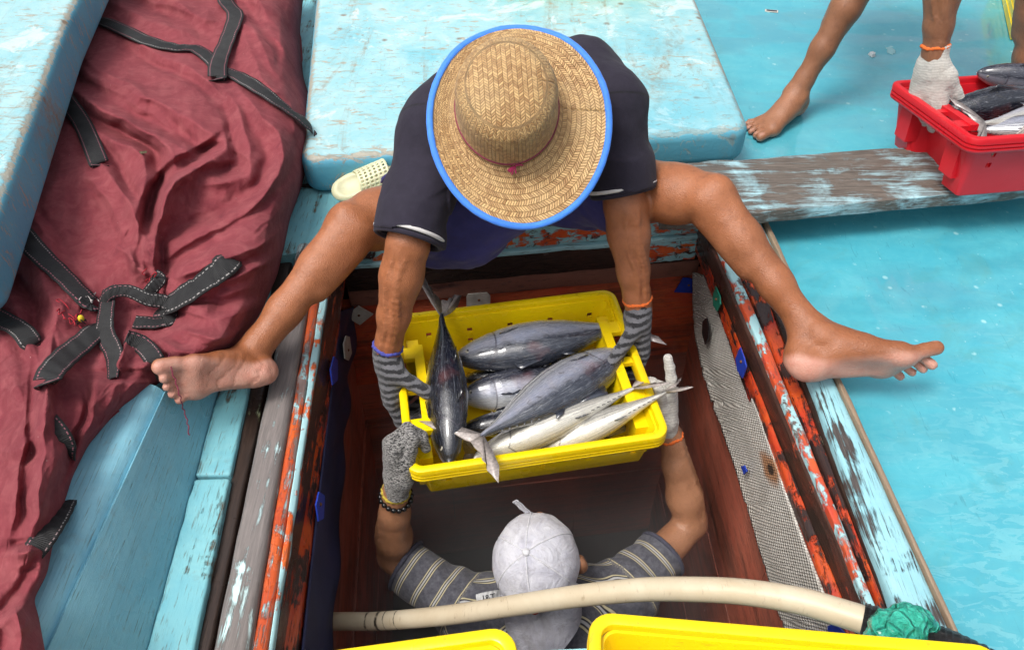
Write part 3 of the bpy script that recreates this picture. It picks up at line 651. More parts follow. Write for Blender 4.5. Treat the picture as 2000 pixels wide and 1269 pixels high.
def foot_tone(v, fr):
    """pale sole, heel and toe pads"""
    O, Mx, s = fr; l = (v - O) @ Mx / s
    inside = (l[:, 0] > -.09) & (l[:, 0] < .22) & (np.abs(l[:, 1]) < .07) & (l[:, 2] < .0) & (l[:, 2] > -.12)
    lim = np.interp(l[:, 0], [-.07, 0, .08, .14, .2], [-.030, -.052, -.055, -.056, -.056]) + .006 * np.sin(l[:, 0] * 90) * 0
    t = np.clip((lim - l[:, 2]) / .014 + .35, 0, 1) * inside
    nail = 0
    for (x, y, z, r) in ((.190, .0315, -.046, .009), (.188, .0095, -.055, .0055), (.18, -.010, -.056, .005), (.168, -.027, -.058, .005)):
        nail = np.maximum(nail, (np.hypot(l[:, 0] - x, l[:, 1] - y) < r) * (l[:, 2] > z) * inside * .75)
    return np.maximum(t, nail)
def creases(S, pts_list, r=.0022, k=.004):
    for p in pts_list:
        p = spline(p, 10)
        for i in range(9): S.cone(p[i], p[i + 1], r, r, k, 's')
def vein(S, pts, r=.0032, k=.006):
    p = spline(pts, 4 * len(pts))
    for i in range(len(p) - 1): S.cone(p[i], p[i + 1], r, r, k)
def arm(S, sh, el, wr, back, s=1.0, veins=True):
    """shoulder, elbow and wrist joints; back = direction the hairy outer side of the forearm looks"""
    sh, el, wr = (np.array(x, float) for x in (sh, el, wr)); u = unit(el - sh); f = unit(wr - el); side = unit(np.cross(f, back))
    L = np.linalg.norm(wr - el); U = np.linalg.norm(el - sh)
    S.chain([sh, sh + u * U * .45, el], [.052 * s, .046 * s, .036 * s], .02)
    S.cone(sh + u * U * .35, sh + u * U * .8, .040 * s, .032 * s, .02)
    b = np.array(back, float); b = unit(b - f * (b @ f))
    S.chain([el, el + f * L * .28, el + f * L * .62, el + f * L * .86, wr], [.037 * s, .042 * s, .033 * s, .026 * s, .0255 * s], .02)
    S.cone(el + side * .014 * s + f * .01, el + f * L * .45 + side * .013 * s, .026 * s, .020 * s, .02)
    S.cone(el - side * .016 * s + f * .01, el + f * L * .42 - side * .012 * s, .027 * s, .019 * s, .02)
    S.cone(el + f * L * .6, wr, .027 * s, .024 * s, .015, flat=(b, 1.25))
    S.cone(wr - side * .016 * s - f * .02, wr - side * .015 * s + f * .01, .011 * s, .012 * s, .012); S.cone(wr + side * .014 * s - f * .02, wr + side * .014 * s + f * .01, .011 * s, .011 * s, .012)
    if veins:
        for k, (o0, o1, o2, o3) in enumerate(((.010, .018, .004, .010), (-.014, -.004, -.012, -.008), (.002, -.012, -.02, -.016))):
            P_ = []
            for q, o in zip((.02, .35, .62, .95), (o0, o1, o2, o3)):
                rr = np.interp(q, [0, .28, .62, .86, 1], [.037, .044, .034, .027, .026]) * s
                oo = np.clip(o * s, -rr * .9, rr * .9); P_.append(el + f * L * q + side * oo + b * (math.sqrt(rr * rr - oo * oo) + .0004))
            vein(S, P_, .0044 * s, .0045)
def leg(S, hip, knee, ank, front, s=1.0):
    hip, knee, ank = (np.array(x, float) for x in (hip, knee, ank)); t = unit(knee - hip); f = unit(ank - knee)
    fr = np.array(front, float); fr = unit(fr - f * (fr @ f)); L = np.linalg.norm(ank - knee); TL_ = np.linalg.norm(knee - hip); side = np.cross(f, fr)
    S.chain([hip, hip + t * TL_ * .4, hip + t * TL_ * .8, knee], [.088 * s, .080 * s, .060 * s, .050 * s], .03)
    S.ell(knee + fr * .026 * s - f * .002, (.027 * s, .027 * s, .031 * s), None, .014); S.cone(knee + fr * .030 * s + f * .03, knee + fr * .030 * s + f * .065, .012 * s, .012 * s, .012)                       # kneecap
    S.cone(knee + side * .024 * s, knee + f * .05 * s + side * .012 * s, .026 * s, .020 * s, .025); S.cone(knee - side * .024 * s, knee + f * .05 * s - side * .012 * s, .026 * s, .020 * s, .025)
    S.chain([knee, knee + f * L * .30, knee + f * L * .62, knee + f * L * .88, ank], [.045 * s, .041 * s, .033 * s, .027 * s, .030 * s], .022)
    S.cone(knee + f * L * .10 - fr * .020 * s + side * .014 * s, knee + f * L * .45 - fr * .022 * s + side * .012 * s, .034 * s, .027 * s, .014)   # calf heads
    S.cone(knee + f * L * .10 - fr * .020 * s - side * .016 * s, knee + f * L * .42 - fr * .020 * s - side * .014 * s, .033 * s, .026 * s, .014)
    S.cone(knee + f * L * .05 + fr * .018 * s, ank + fr * .006 * s, .016 * s, .013 * s, .010)                  # shin bone
    S.cone(knee + f * L * .6 - fr * .014 * s, ank - fr * .022 * s, .018 * s, .013 * s, .02)                   # tendon
def head(S, c, face, upv, s=1.0):
    M_ = frame(face, upv); g = lambda x, y, z: np.array(c) + M_ @ (A(x, y, z) * s); e = lambda p, r, k=.012, **q: S.ell(g(*p), A(*r) * s, M_, k * s, **q)
    e((-.010, 0, .028), (.094, .076, .088)); e((.028, 0, -.045), (.062, .058, .070), .04); e((.058, 0, -.092), (.026, .026, .020), .03)
    S.cone(g(.088, 0, .012), g(.106, 0, -.022), .009 * s, .014 * s, .012); e((.098, .012, -.026), (.011, .009, .008), .006); e((.098, -.012, -.026), (.011, .009, .008), .006)
    for y in (-1, 1):
        e((.082, y * .032, .006), (.014, .017, .010), .008, op='s'); e((.072, y * .032, .004), (.014, .014, .012), .003); e((.080, y * .032, .020), (.014, .024, .007), .010)
        e((-.006, y * .090, -.014), (.020, .018, .033), .006); e((.006, y * .106, -.012), (.010, .007, .020), .004, op='s')
        e((.068, y * .038, -.024), (.022, .020, .018), .02)
    e((.088, 0, -.052), (.012, .024, .006), .005); e((.084, 0, -.064), (.013, .021, .007), .005); S.cone(g(.099, -.02, -.058), g(.099, .02, -.058), .0018 * s, .0018 * s, .003, 's')
    return M_
def finish_body(name, S, mat, parent, tones, crease=None, smooth=1):
    me, v = sdf_mesh(name, S, smooth); tone = np.zeros(len(v))
    for fr in tones: tone = np.maximum(tone, foot_tone(v, fr))
    attr(me, 'tone', tone)
    cr = crease(v) if crease else np.zeros(len(v))
    attr(me, 'crease', cr)
    return link(name, me, mat, parent)

# gloves: built in a hand frame - wrist at 0, +x to the fingertips, +y to the thumb, +z out of the back of the hand
def glove_mesh(curl, thumb, mir=1, spread=1.0, s=1.0, fat=.0022, cuff=.045, tcurl=.3, h=.0019, lens=(1, 1, 1, 1)):
    S = SDF(A(-.075, -.12, -.13) * s, A(.22, .12, .06) * s, h)
    g = lambda x, y, z: A(x, y * mir, z) * s
    c = lambda a, b, ra, rb, k=.008, **q: S.cone(g(*a), g(*b), (ra + fat) * s, (rb + fat) * s, k * s, **q)
    roots = [(.092, .031, 0), (.098, .010, .003), (.094, -.011, .002), (.084, -.031, -.002)]
    for (x, y, z), w_ in zip(roots, (.0, .0, -.0, -.0)): c((.0, y * .55, 0), (x, y, z), .016, .0125, .016)
    c((.02, .012, -.008), (.075, .02, -.008), .018, .014, .02); c((.02, -.012, -.008), (.07, -.022, -.008), .018, .013, .02)
    c((-cuff, 0, 0), (.01, 0, 0), .026, .026, .012, flat=((0, 0, 1), 1.18))
    LEN = [(.046, .027, .022), (.050, .031, .023), (.047, .029, .023), (.037, .022, .020)]; RAD = [.0102, .0104, .0098, .0088]
    for i in range(4):
        p = np.array(roots[i]); yaw = (.11, .02, -.06, -.14)[i] * spread; ang = 0.0
        for k in range(3):
            ang += curl[i][k]; d = A(math.cos(ang) * math.cos(yaw), math.sin(yaw) * math.cos(ang), -math.sin(ang)); q = p + d * LEN[i][k] * lens[i]
            r0, r1 = RAD[i] * (1 - .06 * k), RAD[i] * (1 - .06 * (k + 1)); c(tuple(p), tuple(q), r0, r1, .005 if k == 0 else .003)
            if k < 2: c(tuple(q), tuple(q + A(0, 0, .0012)), r1 * 1.02, r1, .003)
            p = q
    p = A(.022, .026, -.010); d = unit(thumb); d2 = unit(d + tcurl * A(.6, -.9, -.2)); q = p + d * .044; r = q + d2 * .032; e_ = r + unit(d2 + tcurl * .6 * A(.5, -.9, -.3)) * .026
    c((.012, .010, -.008), tuple(p), .020, .019, .014); c(tuple(p), tuple(q), .0165, .0125, .012); c(tuple(q), tuple(r), .0122, .0112, .004); c(tuple(r), tuple(e_), .0112, .0095, .003)
    S.warp(lambda P_: .0011 * fbm(P_, 55, 3, 3.0) + .0006 * fbm(P_, 200, 2, 5.0))
    S.cone(g(-cuff - .012, 0, 0), g(-.012, 0, 0), .0245 * s, .0255 * s, .001, 's', flat=((0, 0, 1), 1.2))
    S.half(g(-cuff, 0, 0), (-1, 0, 0), .001, g(-cuff, 0, 0), .06)
    me, v = sdf_mesh('glove', S, 1); return me
def place(wr, fingers, back):
    Mx = frame(fingers, back); m = Matrix([[*Mx[0], wr[0]], [*Mx[1], wr[1]], [*Mx[2], wr[2]], [0, 0, 0, 1]]); return m
def knit(name, c1, c2, freq, c3=None, sharp=.15, fuzz=.5):
    t = MT(name, .95, Sheen_Weight=.2); o = t.co(); x, y, z = t.sep(o)
    wob = t.math('MULTIPLY', t.math('SUBTRACT', t.noise(o, 22, 4, .6), .5), .022)
    w_ = t.math('SINE', t.math('MULTIPLY', t.math('ADD', x, wob), freq)); f = t.noise(t.co('Object', (1, .35, .35)), 520, 3, .7); f2 = t.noise(o, 170, 3, .7)
    m = t.rng(t.math('ADD', w_, t.math('MULTIPLY', t.math('SUBTRACT', f, .5), fuzz * 4)), -sharp, sharp); col = t.mix(m, c1, c2)
    dirt = t.noise(o, 24, 5, .65); col = t.mix(t.rng(dirt, .5, .75, 0, .45), col, c3 or tuple(q * .6 for q in c1)); t.set('Base Color', col)
    rib = t.math('SINE', t.math('MULTIPLY', x, 2400)); rib2 = t.math('SINE', t.math('MULTIPLY', y, 1500))
    t.bump(t.math('ADD', t.math('MULTIPLY', t.math('MULTIPLY', rib, rib2), .35), t.math('ADD', f2, f)), .75, .0022); return t.m
G_stripe = knit('striped_knit', (.016, .016, .019), (.15, .15, .165), 370, fuzz=.8, sharp=.35)
G_speck = knit('speckled_knit', (.02, .02, .02), (.30, .29, .28), 0.0, fuzz=2.0, sharp=.35)
G_white = knit('white_knit', (.60, .585, .54), (.50, .48, .44), 900, (.34, .31, .27))
def glove(parent, wr, fingers, back, mesh_kw, mat, cuffmat, cuff=.045, label=None, s=1.0, cuff_r=.0272, cuff_t=.0048, el=None):
    m = place(wr, fingers, back); me = glove_mesh(cuff=cuff, s=s, **mesh_kw); o = link('glove', me, mat, parent, m)
    if label: o['label'] = label
    ring = [A(-cuff * s, math.cos(a) * cuff_r * s, math.sin(a) * cuff_r * s * .86) + A(.002 * math.sin(a * 5), 0, 0) for a in np.linspace(0, 2 * math.pi, 48, endpoint=False)]
    if el is not None:                                         # the knitted hem sits square to the forearm
        ax = unit(np.array(el) - np.array(wr)); e1 = unit(np.cross(ax, np.array(back))); e2 = np.cross(ax, e1); mi_ = m.inverted(); r_ = cuff_r * s
        ring = [np.array(mi_ @ V(np.array(wr) + ax * cuff * s * .9 + (e1 * math.cos(a) + e2 * math.sin(a)) * r_ + ax * .0015 * math.sin(a * 5))) for a in np.linspace(0, 2 * math.pi, 48, endpoint=False)]
    v, f, u = tube_data(ring, [cuff_t * (1 + .22 * math.sin(i * 2.3)) for i in range(48)], 8, True); link('cuff', mesh('cuff', v, f, True, u), cuffmat, o, m)
    return o
CF_orange = plain('orange_cuff', (.85, .17, .03), .9, .4, 300); CF_blue = plain('blue_cuff', (.08, .09, .42), .9, .5, 300); CF_yellow = plain('yellow_cuff', (.55, .42, .05), .9, .6, 300)

# ============ the seated man
base1 = fline(0, .16, .12)
P1 = empty('person', base1, 'barefoot man in straw hat and dark shirt, sitting astride the hatch lowering a crate', 'person')
hipL, hipR = at(905, 385, .13), at(1098, 352, .13); pel = (hipL + hipR) / 2 + A(0, .04, .015)
knL, knR = at(688, 442, .235), at(1388, 387, .26)
anL, anR = at(474, 708, .085), at(1596, 660, .085)
shL, shR = at(855, 262, .40), at(1190, 222, .40); wrL, wrR = crate_pt(-.304, .050, .052), crate_pt(.304, .095, .055)
elL, elR = at(797, 472, .255), at(1219, 396, .235)
S = SDF((-.72, -.42, -.16), (.92, .85, .62), .0042)
S.ell(pel, (.16, .11, .11), None, .04); S.chain([pel, A(.02, .40, .28), A(.02, .30, .385)], [.115, .115, .11], .05, flat=((0, .5, 1), 1.15))
S.cone(shL, shR, .07, .07, .05); S.cone(A(.02, .28, .41), A(.012, .17, .44), .056, .052, .03)
for hp, kn, an, fx in ((hipL, knL, anL, (-.5, -.4, .9)), (hipR, knR, anR, (.5, -.4, .9))): leg(S, hp, kn, an, fx, 1.05)
arm(S, shL, elL, wrL, (-.25, -1, .45), 1.02); arm(S, shR, elR, wrR, (.25, -1, .45), 1.08)
H1 = head(S, A(.010, .10, .43), (.0, -.80, -.60), (0, -.5, .85))
frL = foot(S, anL, (-.74, -.45, .44), (-.25, .75, -.25), mir=1, s=.90, toe=1.18, curl=.006, big_up=.000, spread=1.05)
frR = foot(S, anR, (.98, .07, .05), (-.1, .80, .38), mir=-1, s=1.16, curl=.010, big_up=.010)
# wrinkles across the sole of the turned foot, and folds at the back of the other ankle
def fl(fr, *p): O, Mx, s = fr; return [O + Mx @ (A(*q) * s) for q in p]
def wrinkle(p):
    """0..1: skin folds across the arch of the left sole and behind the right ankle"""
    O, Mx, s = frL; l = (p - O) @ Mx / s; n = fbm(l * A(1, 1, .4), 22, 3, 2.0)
    w1 = np.clip(1 - np.abs(np.sin(95 * (l[:, 0] + .45 * l[:, 1]) + 2.6 * n)) * 2.0, 0, 1) * np.clip((.10 - np.abs(l[:, 0] - .040)) / .04, 0, 1) * (l[:, 2] < -.035) * (l[:, 2] > -.12) * np.clip((l[:, 1] + .045) / .03, 0, 1)
    O, Mx, s = frR; l = (p - O) @ Mx / s; n = fbm(l, 26, 3, 5.0)
    w2 = np.clip(1 - np.abs(np.sin(190 * (l[:, 2] - .45 * l[:, 0]) + 2.2 * n)) * 1.8, 0, 1) * np.clip(1 - np.hypot((l[:, 0] + .026) / .034, (l[:, 2] + .018) / .030), 0, 1) ** .5 * (np.abs(l[:, 1]) < .06)
    return np.nan_to_num(w1), np.nan_to_num(w2)
def wr_both(p): a_, b_ = wrinkle(p); return .0022 * a_ + .0017 * b_
S.warp(wr_both)
S.warp(lambda p: .0014 * fbm(p, 14, 3, 1.0))
b1 = finish_body('body', S, SK1, P1, (frL, frR), lambda v: np.clip(wrinkle(v)[0] * .55 + wrinkle(v)[1] * .4, 0, .6))
# shirt: torso and sleeves, hollow where the arms come out
S = SDF((-.42, -.05, .05), (.48, .86, .66), .0042)
S.ell(pel + A(0, .01, .04), (.165, .11, .10), None, .05); S.chain([pel + A(0, .01, .03), A(.02, .41, .29), A(.02, .31, .395)], [.130, .130, .120], .06, flat=((0, .5, 1), 1.1))
S.cone(shL + A(.02, .02, .01), shR + A(-.02, .02, .01), .080, .080, .06); S.cone(A(.02, .31, .40), A(.014, .22, .43), .085, .070, .05)
S.cone(at(905, 215, .41), at(1140, 158, .42), .078, .082, .05); S.cone(at(1140, 158, .42), shR, .075, .072, .05); S.cone(at(905, 215, .41), shL, .075, .072, .05)
def sleeve(sh, el, f, r0, r1):
    u = unit(el - sh); e = sh + u * f
    S.ell(sh, .070, None, .03); S.cone(sh, e, r0, r1, .03); S.cone(sh - u * .0 + A(0, .03, .01), e, r0 * .9, r1, .03); return e, u
eL, uL = sleeve(shL, elL, .235, .072, .070); eR, uR = sleeve(shR, elR, .175, .072, .070)
def folds(p):
    r = np.zeros(len(p)); q = p.copy()
    n = fbm(q * A(1, 1, 1), 9, 3, 4.0); r += .007 * n; r += .004 * np.sin(40 * (q[:, 2] + .35 * np.abs(q[:, 0]) + .05 * n)) * (np.abs(q[:, 0]) > .13) * (q[:, 2] < .36)
    return r
S.warp(folds)
for e, u, el in ((eL, uL, elL), (eR, uR, elR)):
    S.half(e - u * .004, u, .003, e + u * .05, .12); S.cone(e - u * .05, el, .0635, .0600, .002, 's')
me, v = sdf_mesh('shirt', S, 1); seam = np.zeros(len(v))
for sh, u in ((shL, uL), (shR, uR)):
    n_ = unit(u + A(0, -.25, 0)); d = (v - sh) @ n_ + .012 - .25 * ((v - sh) @ A(0, 1, 0)); seam = np.maximum(seam, np.clip(1 - np.abs(d) / .0042, 0, 1) * (np.linalg.norm(v - sh, axis=1) < .14))
attr(me, 'seam', seam); shirt = link('shirt', me, M_shirt, P1); shirt['label'] = 'charcoal short sleeved shirt'
def ring_on(e, u, r, off, n=56, wob=.0015):
    u = unit(u); a_ = unit(np.cross(u, A(.3, .2, 1))); b_ = np.cross(u, a_)
    return [e + u * off + (a_ * math.cos(t) + b_ * math.sin(t)) * (r + wob * math.sin(t * 3 + 1)) for t in np.linspace(0, 2 * math.pi, n, endpoint=False)]
for e, u in ((eL, uL), (eR, uR)):
    tube('sleeve_trim', ring_on(e, u, .0730, -.016), .0042, M_band, shirt, 8, True)
    tube('sleeve_hem', ring_on(e, u, .0685, -.005), .0056, M_shirt, shirt, 8, True)
# shoulder seams
# shorts
S = SDF((-.45, -.05, -.03), (.50, .88, .44), .0042)
S.ell(pel, (.178, .13, .115), None, .05)
for hp, kn, f in ((hipL, knL, .62), (hipR, knR, .50)):
    t = unit(kn - hp); L = np.linalg.norm(kn - hp); S.chain([hp, hp + t * L * f], [.108, .098], .05); S.cone(hp + A(0, 0, -.02), hp + t * L * (f - .05) + A(0, 0, -.022), .09, .088, .03)
    S.half(hp + t * L * f * .96, t + A(0, 0, -.12), .003, hp + t * L * (f + .12), .2); S.cone(hp + t * L * (f - .14), kn + t * .05, .084, .070, .002, 's')
# the loose cloth that hangs between the thighs over the coaming
S.chain([at(940, 400, .19), at(925, 450, .12), at(893, 490, .055)], [.075, .062, .040], .05, flat=((.25, -.8, .5), 1.5)); S.chain([at(1010, 400, .19), at(965, 440, .11), at(915, 500, .045)], [.06, .045, .028], .05, flat=((.25, -.8, .5), 1.4))
S.chain([at(930, 430, .15), at(880, 470, .09), at(850, 492, .06)], [.06, .045, .034], .05, flat=((.25, -.8, .5), 1.4))
S.warp(lambda p: 0.008 * fbm(p * A(1.0, .7, 1), 12, 3, 9.0) + .0045 * np.sin(55 * (p[:, 0] * .8 + p[:, 2]) + 6 * fbm(p, 5, 2, 2.0)))
me, v = sdf_mesh('shorts', S, 1); so = link('shorts', me, M_shorts, P1); so['label'] = 'indigo blue shorts'
# gloves of the seated man gripping the short sides of the yellow crate
grip = [(.30, 1.15, .7), (.32, 1.2, .7), (.34, 1.2, .7), (.36, 1.2, .7)]
GL = glove(P1, wrL, crate_dir(-.02, -.34, -.94), crate_dir(-1, -.05, .05), dict(curl=grip, thumb=(.42, .52, -.74), mir=1, tcurl=.1), G_stripe, CF_blue, .030, 'grey and black striped glove with blue cuff', 1.12, cuff_r=.0275, el=elL)
GR = glove(P1, wrR, crate_dir(.02, -.34, -.94), crate_dir(1, -.05, .05), dict(curl=grip, thumb=(.42, .62, -.64), mir=-1, tcurl=.1), G_stripe, CF_orange, .030, 'grey and black striped glove with orange cuff', 1.12, cuff_r=.0285, el=elR)

# straw hat, in a frame of its own: z up the crown
def straw_material():
    t = MT('woven_straw', .6, Sheen_Weight=.1); uv = t.co('UV'); u, v, _ = t.sep(uv); W = .0086
    ub = t.math('DIVIDE', u, W); fl_ = t.math('FLOOR', ub); fr_ = t.math('SUBTRACT', ub, fl_); par = t.math('SUBTRACT', t.math('MULTIPLY', t.math('MODULO', t.math('ABSOLUTE', fl_), 2.0), 2), 1)
    diag = t.math('ADD', t.math('DIVIDE', v, .0052), t.math('MULTIPLY', t.math('MULTIPLY', t.math('SUBTRACT', fr_, .5), par), 1.25)); df = t.math('FLOOR', diag); dr = t.math('SUBTRACT', diag, df)
    wn_ = t.n('ShaderNodeTexWhiteNoise'); wn_.noise_dimensions = '2D'; cmb = t.n('ShaderNodeCombineXYZ'); t.put(cmb, 0, fl_); t.put(cmb, 1, df); t.put(wn_, 'Vector', cmb.outputs[0])
    e1 = t.math('MULTIPLY', dr, t.math('SUBTRACT', 1.0, dr)); e2 = t.math('MULTIPLY', fr_, t.math('SUBTRACT', 1.0, fr_)); h = t.math('MULTIPLY', t.rng(e1, 0, .16), t.rng(e2, 0, .10))
    o = t.co(); n = t.noise(o, 12, 4, .6, .5); n2 = t.noise(o, 200, 3, .6)
    c = t.mix(wn_.outputs[0], (.32, .165, .055), (.66, .42, .18)); c = t.mix(t.rng(n, .38, .7, 0, .55), c, (.56, .39, .19)); c = t.mix(t.rng(n2, .5, .8, 0, .35), c, (.24, .13, .05))
    c = t.mix(t.rng(h, .0, .35, .75, 0), c, (.13, .06, .02)); t.set('Base Color', c); t.bump(t.math('ADD', h, t.math('MULTIPLY', n2, .3)), .8, .0028); return t.m
hatC = at(1014, 238, .485); hz = unit(A(.0, -.60, .80)); hx = unit(A(1, .06, .05)); hz = unit(hz); Mh = frame(hx, hz); mh = Matrix([[*Mh[0], hatC[0]], [*Mh[1], hatC[1]], [*Mh[2], hatC[2]], [0, 0, 0, 1]])
RX, RY = .172, .206; CXY = A(-.022, .022)
prof = []            # (kind, f): crown rings then brim rings
def hat_pt(a, q):
    """q in 0..1 crown top to crown base, 1..2 brim"""
    ca, sa = math.cos(a), math.sin(a)
    if q <= 1:
        rr = [0, .30, .58, .80, .92, .985, 1.0, 1.04][0:]; s_ = np.interp(q, [0, .15, .3, .42, .5, .6, .8, 1], rr); z = np.interp(q, [0, .15, .3, .42, .5, .6, .8, 1], [.130, .1295, .125, .116, .104, .083, .043, .004])
        ex = .094 * s_; ey = .106 * s_; z += .003 * math.sin(a * 2 + 1) * s_
        return A(CXY[0] + ex * ca, CXY[1] + ey * sa, z)
    f = q - 1; ix, iy = .098, .1105; e = f ** .95
    x = (CXY[0] + ix * ca) * (1 - e) + RX * ca * e; y = (CXY[1] + iy * sa) * (1 - e) + RY * sa * e
    lift = .018 * ca * ca - .010 * sa * sa - .006 * math.sin(a) + .003 * math.sin(3 * a + 1) + .014 * max(0, ca) * max(0, sa)
    z = .004 - .010 * math.sin(min(f * 3, 1) * math.pi / 2) + (lift) * f ** 1.4 + .0015 * math.sin(a * 9) * f
    return A(x, y, z)
qs = list(np.linspace(0.02, 1, 46)) + list(np.linspace(1.02, 2, 34)); NA = 144; vs, uvs, fs = [], [], []
arc = 0; pv = None
for i, q in enumerate(qs):
    m_ = np.mean([np.linalg.norm(hat_pt(a, q) - hat_pt(a, qs[i - 1])) for a in np.linspace(0, 6.28, 8, endpoint=False)]) if i else 0; arc += m_
    for k in range(NA + 1):
        a = 2 * math.pi * k / NA; p = hat_pt(a, q); vs.append(p)
        uvs.append((p[0] + .5, p[1]) if q < .40 else (a * .115, arc) if q <= 1 else (arc, a * .15))
for i in range(len(qs) - 1):
    for k in range(NA): fs.append((i * (NA + 1) + k, i * (NA + 1) + k + 1, (i + 1) * (NA + 1) + k + 1, (i + 1) * (NA + 1) + k))
fs.append(tuple(range(NA))[::-1])
M_straw = straw_material(); hat = link('straw_hat', mesh('straw_hat', vs, fs, True, uvs), M_straw, P1, mh); hat['label'] = 'woven straw hat with bright blue brim binding'
md = hat.modifiers.new('thick', 'SOLIDIFY'); md.thickness = .0025; md.offset = -1
M_bind = cloth('blue_binding', (.035, .17, .66), (.05, .24, .78), rough=.7); M_cord = plain('maroon_cord', (.26, .035, .075), .8, .4, 200)
ring = [hat_pt(a, 2.0) for a in np.linspace(0, 2 * math.pi, 160, endpoint=False)]
v, f, u = tube_data(ring, [.0068 + .0008 * mnoise.noise(Vector((i * .5, 0, 0))) for i in range(160)], 10, True, flat=.7); link('brim_binding', mesh('brim_binding', v, f, True, u), M_bind, hat, mh)
ring = [hat_pt(a, .93) + A(math.cos(a), math.sin(a), 0) * .002 for a in np.linspace(0, 2 * math.pi, 110, endpoint=False)]
v, f, u = tube_data(ring, .0026, 8, True); link('hat_cord', mesh('hat_cord', v, f, True, u), M_cord, hat, mh)
kn = hat_pt(-1.50, .95) + A(0, -.006, .002); pth = []
for k in range(7):
    d = unit(A(random.uniform(-1, 1), random.uniform(-1, .2), random.uniform(-.1, .6))); pth.append([kn, kn + d * .008, kn + d * .016 + A(0, -.003, -.002)])
vs, fs = [], []
for p in pth: v, f, u = tube_data(spline(p, 6), .0016, 6, v0=len(vs)); vs += v; fs += f
link('cord_knot', mesh('cord_knot', vs, fs), plain('pink_cord', (.45, .03, .12), .8, .4, 200), hat, mh)
bm = bmesh.new()
for a in np.linspace(-2.75, .35, 26):
    p = hat_pt(a, .80); n_ = unit(A(math.cos(a), math.sin(a), .25)); bmesh.ops.create_uvsphere(bm, u_segments=8, v_segments=5, radius=1, matrix=Matrix.Translation(V(p)) @ n_v if False else Matrix.Translation(V(p)) @ V(n_).to_track_quat('Z', 'Y').to_matrix().to_4x4() @ Matrix.Diagonal((.0022, .0036, .0012, 1)))
link('vent_holes', bm_mesh('vent_holes', bm, True), plain('dark_hole', (.03, .015, .006), .9), hat, mh)
# ------------------------------------------------------------------ fish crates
M_yel = plastic('yellow_plastic', (.90, .66, .004), (.82, .55, .004), (.30, .17, .02), .28, .85)
M_redp = plastic('red_plastic', (.62, .012, .022), (.54, .010, .018), (.22, .01, .02), .34, .25)
def rrect(L, W, r, notch=0, nw=.5, n=7):
    """rounded rectangle, with an optional recess in the middle of both short sides; always the same number of points"""
    P_ = []
    for cx, cy, a0 in ((1, 1, 0), (-1, 1, 90), (-1, -1, 180), (1, -1, 270)):
        for t in np.linspace(a0, a0 + 90, n): P_.append((cx * (L / 2 - r) + r * math.cos(R(t)), cy * (W / 2 - r) + r * math.sin(R(t))))
        if a0 == 90: P_ += [(-L / 2, W * nw / 2), (-L / 2 + notch, W * nw / 2 - .012), (-L / 2 + notch, -W * nw / 2 + .012), (-L / 2, -W * nw / 2)]
        if a0 == 270: P_ += [(L / 2, -W * nw / 2), (L / 2 - notch, -W * nw / 2 + .012), (L / 2 - notch, W * nw / 2 - .012), (L / 2, W * nw / 2)]
    return P_
def loft_rings(bm, rings, cap0=True, cap1=True):
    rows = [[bm.verts.new(V(p)) for p in r] for r in rings]; n = len(rows[0])
    for i in range(len(rows) - 1):
        for k in range(n): q = (k + 1) % n; bm.faces.new((rows[i][k], rows[i][q], rows[i + 1][q], rows[i + 1][k]))
    if cap0: bm.faces.new(rows[0][::-1])
    if cap1: bm.faces.new(rows[-1])
